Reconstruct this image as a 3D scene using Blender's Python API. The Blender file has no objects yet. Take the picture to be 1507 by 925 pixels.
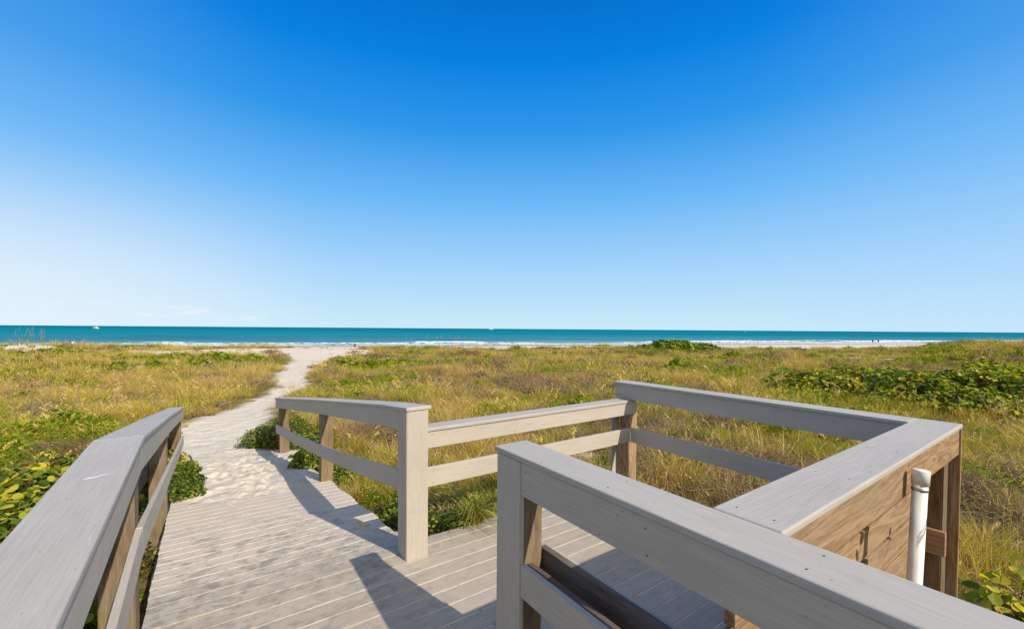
import bpy, bmesh, math, random
import numpy as np
from mathutils import Vector, Matrix, noise, Quaternion

random.seed(7)
RNG = np.random.default_rng(11)
R = math.radians
scene = bpy.context.scene
COL = scene.collection

# ------------------------------------------------------------------ frame
TH = R(35.0)                      # the boardwalk is turned 35 degrees
CB, SB = math.cos(TH), math.sin(TH)
def W(v, u, z=0.0):               # boardwalk coordinates (v across, u along) -> world
    return Vector((CB*v - SB*u, SB*v + CB*u, z))
CAM_H = 1.616
SEA_Z = -3.7
SUN_DIR = Vector((0.742*0.80, -0.67*0.80, 0.602)).normalized()   # towards the sun

# ------------------------------------------------------------------ terrain
def sstep(a, b, x):
    t = min(1.0, max(0.0, (x-a)/(b-a))); return t*t*(3-2*t)
def nz(x, y, s, o=0.0):
    return noise.noise(Vector((x*s+o, y*s-o, o*1.7)))
def crest_y(x):
    return 57.0 + 0.10*x + 3.0*nz(x, 0, 0.06, 5.0)
PATH = [(-3.35, 5.6), (-4.5, 7.0), (-6.0, 8.6), (-6.8, 9.95), (-7.6, 12.6), (-8.3, 15.0), (-8.85, 16.8),
        (-11.2, 21.5), (-13.6, 27.0), (-16.3, 34.0), (-19.0, 41.0), (-22.0, 48.0), (-25.0, 56.0)]
PATHW = [0.62, 0.75, 0.68, 0.80, 0.36, 0.34, 0.46, 0.66, 0.85, 1.3, 2.6, 4.0, 5.5]
def path_dist(x, y):
    """signed distance to the edge of the sand path (negative inside)"""
    best = 1e9
    for i in range(len(PATH)-1):
        ax, ay = PATH[i]; bx, by = PATH[i+1]
        dx, dy = bx-ax, by-ay
        t = max(0.0, min(1.0, ((x-ax)*dx+(y-ay)*dy)/(dx*dx+dy*dy)))
        w = PATHW[i]*(1-t)+PATHW[i+1]*t
        d = math.hypot(x-ax-dx*t, y-ay-dy*t)-w
        if d < best: best = d
    return best
def bare(x, y):
    """>0 where the sand is bare of plants"""
    n = nz(x, y, 0.16, 3.0)*0.45 + nz(x, y, 0.42, 9.0)*0.55 + nz(x, y, 1.1, 19.0)*0.40
    # bare dune sand towards the crest on the left and small blow-outs elsewhere
    m = -0.62
    m += 0.98*sstep(31, 39, y)*(1-0.75*sstep(46.5, 48.5, y-0.08*x))*(1-0.22*sstep(30, 40, -x))*(1-sstep(-16, -6, x))
    m += 0.46*sstep(40, 50, y)*sstep(-12, -2, x)*(1-sstep(10, 30, x))
    m += 0.95*math.exp(-((x-33.5)**2/9.0+(y-42)**2/40.0))
    return m + n*0.95
def height(x, y):
    cy = crest_y(x)
    near = math.exp(-((x)**2+(y)**2)/250.0)
    z = -0.78 + 0.26*near - 0.0075*max(0, y-12)
    z += 0.16*nz(x, y, 0.11, 1.0)*sstep(9, 22, math.hypot(x, y))
    z += 0.28*nz(x, y, 0.07, 8.0)*sstep(30, 50, y)
    z += 0.04*nz(x, y, 0.5, 2.0)
    z += 1.15*sstep(0.91, 1.10, x/max(y, 1.0))*sstep(28, 46, y)             # higher dune on the right
    z += 0.55*math.exp(-((x-17.5)**2/60.0+(y-50)**2/30.0))
    z += 0.08*sstep(30, 46, -x)*sstep(28, 42, y)
    z += 0.62*math.exp(-((x+47.8)**2/7.0+(y-41)**2/25.0))
    z += (0.42+0.25*nz(x, 0, 0.13, 2.0))*math.exp(-((y-46.5-0.08*x-2*nz(x, 0, 0.2, 6.0))/3.6)**2)*sstep(10, 20, -x)*(1-sstep(30, 42, -x))
    # seaward face and beach
    s = y-0.3*x
    zb = -2.75 - 0.95*sstep(80, 143, s) - 0.03*max(0, s-143)
    t = sstep(cy, cy+22, y)
    z = z*(1-t)+zb*t
    pd = path_dist(x, y)
    if pd < 0.5:
        z -= 0.05*(1-sstep(-0.4, 0.5, pd))
    return z

# ------------------------------------------------------------------ node helpers
def new_mat(name):
    m = bpy.data.materials.new(name); m.use_nodes = True
    nt = m.node_tree; nt.nodes.clear()
    out = nt.nodes.new('ShaderNodeOutputMaterial')
    b = nt.nodes.new('ShaderNodeBsdfPrincipled')
    nt.links.new(b.outputs[0], out.inputs[0])
    return m, nt, b, out
def N(nt, t, **kw):
    n = nt.nodes.new(t)
    for k, v in kw.items():
        if k.startswith('i_'):
            key = k[2:]
            key = int(key) if key.isdigit() else key.replace('_', ' ')
            n.inputs[key].default_value = v
        else:
            setattr(n, k, v)
    return n
def ramp(nt, fac, stops, interp='LINEAR'):
    r = nt.nodes.new('ShaderNodeValToRGB'); r.color_ramp.interpolation = interp
    el = r.color_ramp.elements
    while len(el) < len(stops): el.new(0.5)
    for e, (p, c) in zip(el, stops):
        e.position = p; e.color = (c[0], c[1], c[2], 1) if len(c) == 3 else c
    if fac is not None: nt.links.new(fac, r.inputs[0])
    return r
def mixc(nt, fac, a, b, blend='MIX'):
    m = nt.nodes.new('ShaderNodeMix'); m.data_type = 'RGBA'; m.blend_type = blend
    for sock, val in ((m.inputs[0], fac), (m.inputs[6], a), (m.inputs[7], b)):
        if hasattr(val, 'links'): nt.links.new(val, sock)
        elif isinstance(val, (int, float)): sock.default_value = val
        else: sock.default_value = (val[0], val[1], val[2], 1)
    return m.outputs[2]
def math_n(nt, op, a, b=0.0, clamp=False):
    m = nt.nodes.new('ShaderNodeMath'); m.operation = op; m.use_clamp = clamp
    for sock, val in ((m.inputs[0], a), (m.inputs[1], b)):
        if hasattr(val, 'links'): nt.links.new(val, sock)
        else: sock.default_value = val
    return m.outputs[0]
def maprange(nt, v, a, b, c=0.0, d=1.0, smooth=True):
    m = nt.nodes.new('ShaderNodeMapRange'); m.interpolation_type = 'SMOOTHSTEP' if smooth else 'LINEAR'
    nt.links.new(v, m.inputs[0])
    for i, val in enumerate((a, b, c, d)): m.inputs[i+1].default_value = val
    return m.outputs[0]
def obj_coord(nt, scale, jitter=True):
    tc = N(nt, 'ShaderNodeTexCoord')
    mp = N(nt, 'ShaderNodeMapping'); mp.inputs['Scale'].default_value = scale
    if jitter:
        oi = N(nt, 'ShaderNodeObjectInfo')
        cb = N(nt, 'ShaderNodeVectorMath', operation='SCALE'); cb.inputs[0].default_value = (17, 31, 53)
        nt.links.new(oi.outputs['Random'], cb.inputs['Scale'])
        ad = N(nt, 'ShaderNodeVectorMath', operation='ADD')
        nt.links.new(tc.outputs['Object'], ad.inputs[0]); nt.links.new(cb.outputs[0], ad.inputs[1])
        nt.links.new(ad.outputs[0], mp.inputs[0])
    else:
        nt.links.new(tc.outputs['Object'], mp.inputs[0])
    return mp.outputs[0]
def tex(nt, vec, scale=1.0, detail=4, rough=0.55, dist=0.0):
    n = N(nt, 'ShaderNodeTexNoise'); n.inputs['Scale'].default_value = scale
    n.inputs['Detail'].default_value = detail; n.inputs['Roughness'].default_value = rough
    n.inputs['Distortion'].default_value = dist
    nt.links.new(vec, n.inputs['Vector'])
    return n.outputs[0]
def bump(nt, b, h, strength=0.3, dist=0.01, prev=None):
    n = N(nt, 'ShaderNodeBump'); n.inputs['Strength'].default_value = strength; n.inputs['Distance'].default_value = dist
    nt.links.new(h, n.inputs['Height'])
    if prev is not None: nt.links.new(prev, n.inputs['Normal'])
    nt.links.new(n.outputs[0], b.inputs['Normal'])
    return n.outputs[0]

# ------------------------------------------------------------------ materials
def mat_composite(name, lo, hi, rough=0.55):
    """grey composite board with embossed grain running along local X"""
    m, nt, b, out = new_mat(name)
    fine = tex(nt, obj_coord(nt, (5, 190, 190)), 1, 5, 0.65)
    cath = tex(nt, obj_coord(nt, (1.3, 14, 14)), 1, 3, 0.5, 1.2)
    wv = N(nt, 'ShaderNodeMath', operation='SINE'); nt.links.new(math_n(nt, 'MULTIPLY', cath, 42.0), wv.inputs[0])
    cg = maprange(nt, wv.outputs[0], -1, 1)
    big = tex(nt, obj_coord(nt, (1.2, 3.5, 3.5)), 1, 4, 0.6)
    f = math_n(nt, 'ADD', math_n(nt, 'MULTIPLY', fine, 0.75), math_n(nt, 'MULTIPLY', cg, 0.07))
    c = ramp(nt, f, [(0.18, lo), (0.62, hi)]).outputs[0]
    c = mixc(nt, maprange(nt, big, 0.35, 0.75, 0, 0.30), c, (lo[0]*0.80, lo[1]*0.80, lo[2]*0.80))
    stk = tex(nt, obj_coord(nt, (9, 1.6, 1.6)), 1, 5, 0.7, 0.4)
    c = mixc(nt, maprange(nt, stk, 0.56, 0.74, 0, 0.16), c, (lo[0]*0.62, lo[1]*0.60, lo[2]*0.56))
    scr = tex(nt, obj_coord(nt, (7, 90, 90)), 1, 2, 0.5, 0.6)
    c = mixc(nt, maprange(nt, scr, 0.69, 0.76, 0, 0.22), c, (0.66, 0.64, 0.60))
    spots = tex(nt, obj_coord(nt, (55, 55, 55)), 1, 2, 0.5)
    c = mixc(nt, maprange(nt, spots, 0.70, 0.78, 0, 0.5), c, (0.16, 0.15, 0.14))
    nt.links.new(c, b.inputs['Base Color'])
    b.inputs['Roughness'].default_value = rough
    b.inputs['Specular IOR Level'].default_value = 0.25
    bump(nt, b, f, 0.45, 0.004)
    return m
def mat_wood(name, lo, hi, green=0.25):
    """weathered pressure-treated pine, grain along local X"""
    m, nt, b, out = new_mat(name)
    fine = tex(nt, obj_coord(nt, (9, 120, 120)), 1, 6, 0.7)
    ring = tex(nt, obj_coord(nt, (1.1, 9, 9)), 1, 3, 0.5, 0.9)
    wv = N(nt, 'ShaderNodeMath', operation='SINE'); nt.links.new(math_n(nt, 'MULTIPLY', ring, 36.0), wv.inputs[0])
    rg = maprange(nt, wv.outputs[0], -1, 1)
    f = math_n(nt, 'ADD', math_n(nt, 'MULTIPLY', fine, 0.70), math_n(nt, 'MULTIPLY', rg, 0.13))
    c = ramp(nt, f, [(0.25, lo), (0.5, tuple((lo[i]+hi[i])*0.5 for i in range(3))), (0.72, hi)]).outputs[0]
    al = tex(nt, obj_coord(nt, (3, 8, 8)), 1, 4, 0.6)
    c = mixc(nt, maprange(nt, al, 0.52, 0.72, 0, green), c, (0.20, 0.19, 0.05))
    dk = tex(nt, obj_coord(nt, (2.0, 12, 12)), 1.3, 4, 0.6)
    c = mixc(nt, maprange(nt, dk, 0.56, 0.74, 0, 0.35), c, (0.06, 0.045, 0.035))
    kn = N(nt, 'ShaderNodeTexVoronoi'); kn.inputs['Scale'].default_value = 1.0
    nt.links.new(obj_coord(nt, (3.0, 9, 9)), kn.inputs['Vector'])
    c = mixc(nt, maprange(nt, kn.outputs['Distance'], 0.04, 0.12, 0.5, 0), c, (0.05, 0.028, 0.015))
    oi = N(nt, 'ShaderNodeObjectInfo')
    gy = tex(nt, obj_coord(nt, (1.5, 5, 5)), 1, 3, 0.6)
    c = mixc(nt, maprange(nt, gy, 0.42, 0.62, 0, 0.22), c, (0.30, 0.27, 0.23))
    c = mixc(nt, maprange(nt, oi.outputs['Random'], 0, 1, 0, 0.25, False), c, (0.12, 0.085, 0.06))
    nt.links.new(c, b.inputs['Base Color'])
    b.inputs['Roughness'].default_value = 0.85; b.inputs['Specular IOR Level'].default_value = 0.2
    bump(nt, b, f, 0.6, 0.004)
    return m
def mat_plain(name, col, rough=0.5, spec=0.4, var=0.12, sc=8.0, metallic=0.0):
    m, nt, b, out = new_mat(name)
    n = tex(nt, obj_coord(nt, (sc, sc, sc)), 1, 5, 0.6)
    c = mixc(nt, maprange(nt, n, 0.3, 0.7), tuple(x*(1-var) for x in col), tuple(min(1, x*(1+var)) for x in col))
    nt.links.new(c, b.inputs['Base Color'])
    b.inputs['Roughness'].default_value = rough; b.inputs['Specular IOR Level'].default_value = spec
    b.inputs['Metallic'].default_value = metallic
    return m
def mat_leaf(name, stops, transl=0.35, rough=0.45, attr='leafcol', world_patch=None):
    """leaf: colour picked per leaf from a mesh attribute (or per instance)"""
    m, nt, b, out = new_mat(name)
    at = N(nt, 'ShaderNodeAttribute', attribute_name=attr)
    fac = at.outputs['Fac']
    if world_patch:
        oi = N(nt, 'ShaderNodeAttribute', attribute_name='tint', attribute_type='INSTANCER')
        fac = math_n(nt, 'ADD', math_n(nt, 'MULTIPLY', fac, 0.56), math_n(nt, 'MULTIPLY', math_n(nt, 'SUBTRACT', oi.outputs['Fac'], 0.06), 0.60), True)
    r = ramp(nt, fac, stops)
    c = r.outputs[0]
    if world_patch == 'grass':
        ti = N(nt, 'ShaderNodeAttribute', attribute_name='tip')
        c = mixc(nt, maprange(nt, ti.outputs['Fac'], 0.0, 0.6, 0.78, 0), c, (0.045, 0.036, 0.012), 'MIX')  # blade roots darkened: shade between the blades put into the colour
    nt.links.new(c, b.inputs['Base Color'])
    b.inputs['Roughness'].default_value = rough
    b.inputs['Specular IOR Level'].default_value = 0.12
    tr = N(nt, 'ShaderNodeBsdfTranslucent')
    hs = N(nt, 'ShaderNodeHueSaturation'); hs.inputs['Saturation'].default_value = 1.15; hs.inputs['Value'].default_value = 1.3
    nt.links.new(c, hs.inputs['Color']); nt.links.new(hs.outputs[0], tr.inputs['Color'])
    mx = N(nt, 'ShaderNodeMixShader'); mx.inputs[0].default_value = transl
    nt.links.new(b.outputs[0], mx.inputs[1]); nt.links.new(tr.outputs[0], mx.inputs[2])
    nt.links.new(mx.outputs[0], out.inputs[0])
    return m

M = {}
M['cap'] = mat_composite('grey composite cap board', (0.375, 0.345, 0.31), (0.50, 0.465, 0.425), 0.55)
M['rail'] = mat_composite('grey composite rail board', (0.40, 0.355, 0.30), (0.54, 0.485, 0.415), 0.6)
M['wood'] = mat_wood('weathered pine post', (0.13, 0.085, 0.045), (0.38, 0.275, 0.155), 0.5)
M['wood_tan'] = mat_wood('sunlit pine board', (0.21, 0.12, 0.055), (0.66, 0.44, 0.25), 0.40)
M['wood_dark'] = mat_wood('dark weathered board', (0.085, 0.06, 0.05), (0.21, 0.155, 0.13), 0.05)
M['wood_post'] = mat_wood('stained and shade-darkened corner post', (0.09, 0.055, 0.028), (0.30, 0.20, 0.10), 0.6)  # stained pine; the shaded side's darkness is put into the colour too
M['pvc'] = mat_plain('white plastic pipe', (0.76, 0.74, 0.69), 0.45, 0.4, 0.10, 9)
M['steel'] = mat_plain('screw steel', (0.05, 0.045, 0.04), 0.5, 0.5, 0.3, 40)
M['strap'] = mat_plain('galvanised strap', (0.5, 0.5, 0.5), 0.4, 0.5, 0.1, 40, 0.8)

def mat_deck():
    m, nt, b, out = new_mat('grey composite decking dusted with sand')
    tc = N(nt, 'ShaderNodeTexCoord'); sep = N(nt, 'ShaderNodeSeparateXYZ')
    nt.links.new(tc.outputs['Object'], sep.inputs[0])
    at = N(nt, 'ShaderNodeAttribute', attribute_name='board')
    fine = tex(nt, obj_coord(nt, (6, 160, 160), False), 1, 5, 0.7)
    f2 = tex(nt, obj_coord(nt, (2.0, 26, 26), False), 1, 4, 0.6, 0.5)
    base = ramp(nt, fine, [(0.25, (0.315, 0.27, 0.22)), (0.7, (0.47, 0.41, 0.335))]).outputs[0]
    base = mixc(nt, maprange(nt, f2, 0.4, 0.7, 0, 0.40), base, (0.28, 0.24, 0.20))
    base = mixc(nt, maprange(nt, at.outputs['Fac'], 0, 1, 0, 0.42), base, (0.47, 0.42, 0.36))
    # trodden sand: more of it further down the ramp
    u = sep.outputs['Y']
    sn = tex(nt, obj_coord(nt, (1.0, 1.0, 1.0), False), 2.6, 8, 0.68)
    sn2 = tex(nt, obj_coord(nt, (1.0, 1.0, 1.0), False), 8.5, 6, 0.7, 0.6)
    lvl = maprange(nt, u, 2.4, 4.6, -0.17, 0.36)
    wk = maprange(nt, sep.outputs['X'], 1.0, 1.7, 0.0, -0.10)      # hardly any sand on the platform
    back = maprange(nt, u, -0.5, 2.2, -0.08, 0.0)
    s = math_n(nt, 'ADD', math_n(nt, 'ADD', math_n(nt, 'MULTIPLY', sn, 0.40), math_n(nt, 'MULTIPLY', sn2, 0.60)), math_n(nt, 'ADD', math_n(nt, 'ADD', lvl, wk), back))
    mask = maprange(nt, s, 0.34, 0.66)
    grit = tex(nt, obj_coord(nt, (1, 1, 1), False), 160, 3, 0.6)
    sandc = ramp(nt, grit, [(0.3, (0.50, 0.43, 0.345)), (0.7, (0.67, 0.59, 0.485))]).outputs[0]
    stain = tex(nt, obj_coord(nt, (1.0, 1.5, 1.0), False), 5.5, 7, 0.66, 0.4)
    c = mixc(nt, mask, base, sandc)
    stain2 = tex(nt, obj_coord(nt, (1.0, 1.3, 1.0), False), 13, 6, 0.7, 0.3)
    zone = math_n(nt, 'MULTIPLY', maprange(nt, u, 1.6, 3.0), maprange(nt, u, 3.8, 4.9, 1, 0))
    zone = math_n(nt, 'MULTIPLY', zone, maprange(nt, sep.outputs['X'], 0.8, 1.25, 1, 0))
    st = math_n(nt, 'ADD', math_n(nt, 'MULTIPLY', stain, 0.5), math_n(nt, 'MULTIPLY', stain2, 0.5))
    c = mixc(nt, math_n(nt, 'MULTIPLY', maprange(nt, st, 0.47, 0.60), math_n(nt, 'ADD', math_n(nt, 'MULTIPLY', zone, 0.42), 0.25)), c, (0.21, 0.19, 0.175))
    c = mixc(nt, maprange(nt, at.outputs['Fac'], 0.0, 1.0, 0.0, 0.0), c, c)
    nt.links.new(c, b.inputs['Base Color'])
    b.inputs['Roughness'].default_value = 0.8; b.inputs['Specular IOR Level'].default_value = 0.25
    h = math_n(nt, 'ADD', math_n(nt, 'MULTIPLY', fine, 0.5), math_n(nt, 'MULTIPLY', math_n(nt, 'MULTIPLY', grit, mask), 0.8))
    bump(nt, b, h, 0.35, 0.004)
    return m
M['deck'] = mat_deck()
def mat_sand(name='pale dune sand', wet=False):
    m, nt, b, out = new_mat(name)
    g = N(nt, 'ShaderNodeNewGeometry')
    def wt(s, d=4, r=0.6):
        n = N(nt, 'ShaderNodeTexNoise'); n.inputs['Scale'].default_value = s; n.inputs['Detail'].default_value = d; n.inputs['Roughness'].default_value = r
        nt.links.new(g.outputs['Position'], n.inputs['Vector']); return n.outputs[0]
    fine = wt(90, 4, 0.7); mid = wt(9, 6, 0.62); foot = wt(3.6, 3, 0.5); big = wt(0.6, 4)
    c = ramp(nt, fine, [(0.3, (0.60, 0.525, 0.43)), (0.7, (0.76, 0.685, 0.575))]).outputs[0]
    c = mixc(nt, maprange(nt, mid, 0.38, 0.66, 0.0, 0.35), c, (0.47, 0.40, 0.31))
    c = mixc(nt, maprange(nt, big, 0.45, 0.75, 0.0, 0.2), c, (0.60, 0.50, 0.38))
    deb = wt(28, 3, 0.8)
    c = mixc(nt, maprange(nt, deb, 0.69, 0.74, 0, 0.55), c, (0.16, 0.11, 0.06))
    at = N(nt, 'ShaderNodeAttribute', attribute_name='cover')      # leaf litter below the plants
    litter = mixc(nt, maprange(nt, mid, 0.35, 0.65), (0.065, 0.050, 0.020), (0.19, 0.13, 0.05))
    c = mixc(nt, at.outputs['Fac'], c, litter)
    sp = N(nt, 'ShaderNodeSeparateXYZ'); nt.links.new(g.outputs['Position'], sp.inputs[0])
    c = mixc(nt, maprange(nt, sp.outputs['Z'], -3.72, -3.35, 0.75, 0.0), c, (0.30, 0.24, 0.17))
    nt.links.new(c, b.inputs['Base Color'])
    b.inputs['Roughness'].default_value = 0.95; b.inputs['Specular IOR Level'].default_value = 0.1
    vo = N(nt, 'ShaderNodeTexVoronoi', feature='SMOOTH_F1'); vo.inputs['Scale'].default_value = 3.4
    nt.links.new(g.outputs['Position'], vo.inputs['Vector'])
    h = math_n(nt, 'ADD', math_n(nt, 'ADD', math_n(nt, 'MULTIPLY', mid, 0.5), math_n(nt, 'MULTIPLY', foot, 0.8)), math_n(nt, 'MULTIPLY', vo.outputs['Distance'], 0.7))
    n1 = bump(nt, b, h, 0.8, 0.09)
    bump(nt, b, fine, 0.35, 0.012, n1)
    return m
M['sand'] = mat_sand()

# ------------------------------------------------------------------ object helpers
def tag(o, label=None, cat=None, group=None, kind=None):
    if label: o['label'] = label
    if cat: o['category'] = cat
    if group: o['group'] = group
    if kind: o['kind'] = kind
    return o
def empty(name, loc, label, cat, group=None, rz=0.0):
    o = bpy.data.objects.new(name, None); COL.objects.link(o)
    o.empty_display_size = 0.1
    o.location = loc; o.rotation_euler = (0, 0, rz)
    return tag(o, label, cat, group)
def link_mesh(name, me, mats, parent=None, mw=None):
    o = bpy.data.objects.new(name, me); COL.objects.link(o)
    for mm in (mats if isinstance(mats, (list, tuple)) else [mats]): me.materials.append(mm)
    if parent is not None:
        o.parent = parent
        pw = Matrix.LocRotScale(parent.location, parent.rotation_euler, None)
        if parent.parent is not None:
            pw = parent.parent.matrix_basis @ pw
        o.matrix_basis = pw.inverted() @ (mw if mw is not None else Matrix.Identity(4))
    elif mw is not None:
        o.matrix_basis = mw
    return o
def np_mesh(name, verts, faces, attrs=None, smooth=False):
    """verts (n,3); faces: list of arrays (k, nside)"""
    me = bpy.data.meshes.new(name)
    verts = np.asarray(verts, dtype=np.float32)
    me.vertices.add(len(verts)); me.vertices.foreach_set('co', verts.ravel())
    if not isinstance(faces, list): faces = [faces]
    faces = [np.asarray(f, dtype=np.int32) for f in faces if len(f)]
    if faces:
        loops = np.concatenate([f.ravel() for f in faces])
        totals = np.concatenate([np.full(len(f), f.shape[1], dtype=np.int32) for f in faces])
        starts = np.concatenate([[0], np.cumsum(totals)[:-1]]).astype(np.int32)
        me.loops.add(len(loops)); me.loops.foreach_set('vertex_index', loops)
        me.polygons.add(len(totals)); me.polygons.foreach_set('loop_start', starts); me.polygons.foreach_set('loop_total', totals)
        me.polygons.foreach_set('use_smooth', np.full(len(totals), bool(smooth)))
    me.update(calc_edges=True)
    for k, (dom, a) in (attrs or {}).items():
        t = 'FLOAT' if np.ndim(a) == 1 else 'FLOAT_VECTOR'
        if np.ndim(a) == 1 and np.asarray(a).dtype.kind == 'i': t = 'INT'
        at = me.attributes.new(k, t, dom)
        if t == 'FLOAT_VECTOR': at.data.foreach_set('vector', np.asarray(a, dtype=np.float32).ravel())
        else: at.data.foreach_set('value', np.asarray(a))
    return me
def sweep_mesh(name, pts, w, h, bev=0.004, screws=None, seg=2):
    """rectangular board w wide (horizontal) and h high, centred on the world polyline pts.
    returns (mesh in its own frame, world matrix); local X runs along the board"""
    p0 = Vector(pts[0]); p1 = Vector(pts[-1])
    X = (p1-p0).normalized()
    if abs(X.z) > 0.95: Yv = Vector((-SB, CB, 0))
    else: Yv = Vector((0, 0, 1)).cross(X).normalized()
    Yv = (Yv - X*Yv.dot(X)).normalized()
    Zv = X.cross(Yv)
    mw = Matrix((( X.x, Yv.x, Zv.x, p0.x), (X.y, Yv.y, Zv.y, p0.y), (X.z, Yv.z, Zv.z, p0.z), (0, 0, 0, 1)))
    inv = mw.inverted()
    bm = bmesh.new(); rings = []
    for p in pts:
        q = inv @ Vector(p)
        rings.append([bm.verts.new((q.x, q.y+sy*w/2, q.z+sz*h/2)) for sy, sz in ((-1, -1), (1, -1), (1, 1), (-1, 1))])
    long_e = []
    for a, b in zip(rings[:-1], rings[1:]):
        for k in range(4):
            bm.faces.new((a[k], a[(k+1) % 4], b[(k+1) % 4], b[k]))
    bm.faces.new(rings[0][::-1]); bm.faces.new(rings[-1])
    bmesh.ops.recalc_face_normals(bm, faces=bm.faces)
    if bev > 0:
        inner = set()
        ed = []
        for e in bm.edges:
            if len(e.link_faces) == 2 and e.calc_face_angle(0) > 0.5: ed.append(e)
        bmesh.ops.bevel(bm, geom=ed, offset=bev, segments=seg, affect='EDGES', profile=0.5)
    for (sx, sy, sz, ax) in (screws or []):      # screw heads: local position, face axis
        q = [Vector((sx, sy, sz))]
        n = Vector(ax)
        t1 = Vector((1, 0, 0)); t2 = n.cross(t1)
        vs = [bm.verts.new(q[0]+n*0.0012+t1*0.0031*math.cos(k*math.pi/4)+t2*0.0031*math.sin(k*math.pi/4)) for k in range(8)]
        f = bm.faces.new(vs); f.material_index = 1
        if f.normal.dot(n) < 0: f.normal_flip()
    me = bpy.data.meshes.new(name); bm.to_mesh(me); bm.free()
    return me, mw
def board(name, pts, w, h, mat, parent, bev=0.004, screws=None, seg=2):
    me, mw = sweep_mesh(name, pts, w, h, bev, screws, seg)
    return link_mesh(name, me, [mat, M['steel']], parent, mw)
def post(name, v, u, sv, su, z0, z1, mat, parent, bev=0.006):
    """vertical post, centre (v,u), sv wide across and su along"""
    p0, p1 = W(v, u, z0), W(v, u, z1)
    X = Vector((0, 0, 1)); Yv = Vector((-SB, CB, 0)); Zv = X.cross(Yv)
    mw = Matrix(((X.x, Yv.x, Zv.x, p0.x), (X.y, Yv.y, Zv.y, p0.y), (X.z, Yv.z, Zv.z, p0.z), (0, 0, 0, 1)))
    bm = bmesh.new(); L = z1-z0
    bmesh.ops.create_cube(bm, size=1.0)
    for vv in bm.verts: vv.co = Vector(((vv.co.x+0.5)*L, vv.co.y*su, vv.co.z*sv))
    bmesh.ops.bevel(bm, geom=list(bm.edges), offset=bev, segments=2, affect='EDGES')
    me = bpy.data.meshes.new(name); bm.to_mesh(me); bm.free()
    return link_mesh(name, me, [mat], parent, mw)
def screw_row(L, h, w, side, step=0.61, first=0.05):
    """pairs of screws on one vertical face of a rail"""
    out = []; x = first; k = 0
    while x < L-0.02:
        for z in (-h*0.28, h*0.28):
            out.append((x+random.uniform(-.008, .008), side*(w/2), z+random.uniform(-.006, .006), (0, side, 0)))
        x += step
    return out

# ================================================================== railings
CT = 0.026   # cap thickness
def top_screws(L, w, step=0.6):
    out = []; x = 0.06
    while x < L:
        for y in (-w*0.28, w*0.28): out.append((x, y, CT/2, (0, 0, 1)))
        x += step
    return out

# --- railing beside the camera, between walkway and platform (A)
rA = empty('railing', W(1.15, 1.55, 0), 'near grey railing in the foreground beginning at a wide wrapped post right of the walkway', 'railing', None, TH)
LA = 3.6
board('cap', [W(1.155, 1.652, 1.057), W(1.155, 1.652-LA, 1.057)], 0.186, CT, M['cap'], rA, 0.006, top_screws(LA, 0.18), 3)
board('top_rail', [W(1.083, 1.452, 0.970), W(1.083, 1.652-LA, 0.970)], 0.026, 0.145, M['rail'], rA, 0.003, screw_row(LA-.2, .14, .026, -1, 0.62, 0.03)+screw_row(LA-.2, .14, .026, 1, 0.62, 0.03))
board('lower_rail', [W(1.083, 1.452, 0.525), W(1.083, 1.652-LA, 0.525)], 0.026, 0.14, M['rail'], rA, 0.003, screw_row(LA-.2, .14, .026, -1, 0.62, 0.03)+screw_row(LA-.2, .14, .026, 1, 0.62, 0.03))
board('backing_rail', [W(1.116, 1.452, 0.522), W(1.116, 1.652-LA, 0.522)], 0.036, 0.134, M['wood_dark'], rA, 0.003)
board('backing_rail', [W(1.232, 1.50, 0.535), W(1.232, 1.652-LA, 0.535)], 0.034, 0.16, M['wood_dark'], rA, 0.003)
board('platform_side_rail', [W(1.264, 1.45, 0.535), W(1.264, 1.652-LA, 0.535)], 0.024, 0.145, M['rail'], rA, 0.003)
post('post_wrap', 1.080, 1.548, 0.022, 0.186, 0.004, 1.043, M['rail'], rA, 0.003)
post('post_wrap', 1.155, 1.6435, 0.126, 0.016, 0.004, 1.043, M['rail'], rA, 0.003)
post('post', 1.1525, 1.545, 0.115, 0.14, -0.9, 1.0435, M['wood'], rA)
post('post', 1.175, 0.30, 0.078, 0.14, -0.9, 1.0435, M['wood'], rA)
post('post', 1.175, -1.1, 0.078, 0.14, -0.9, 1.0435, M['wood'], rA)

# --- wrapped post and sloping railing right of the ramp (F)
FP = [(1.06, 2.775), (0.985, 5.55), (0.80, 8.12)]      # walkway-side face line (v,u)
def fz(u): return 1.07 - 0.124*max(0.0, u-2.86)
def fv(u):
    if u < FP[1][1]: t = (u-FP[0][1])/(FP[1][1]-FP[0][1]); return FP[0][0]*(1-t)+FP[1][0]*t
    t = (u-FP[1][1])/(FP[2][1]-FP[1][1]); return FP[1][0]*(1-t)+FP[2][0]*t
rF = empty('railing', W(1.14, 2.85, 0), 'grey railing sloping down beside the sandy ramp from a tall boxed post', 'railing', None, TH)
us = np.linspace(2.765, 8.16, 12)
board('cap', [W(fv(u)+0.092, u, fz(u)-CT/2) for u in us], 0.190, CT, M['cap'], rF, 0.005, None, 2)
us = np.linspace(2.945, 8.13, 12)
board('top_rail', [W(fv(u)+0.022, u, fz(u)-CT-0.0715) for u in us], 0.028, 0.142, M['rail'], rF, 0.003, screw_row(5.1, .14, .028, 1, 1.2, 0.05))
def sag(u): 
    t = (u-2.945)/(8.13-2.945); return 0.075*math.sin(math.pi*min(1, t*1.05))
board('lower_rail', [W(fv(u)+0.022, u, fz(u)-0.535-sag(u)) for u in np.linspace(2.945, 8.13, 18)], 0.028, 0.140, M['rail'], rF, 0.003, screw_row(5.1, .14, .028, 1, 1.2, 0.05))
post('boxed_post', 1.143, 2.857, 0.160, 0.170, -0.01, 1.0435, M['rail'], rF, 0.004)
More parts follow.
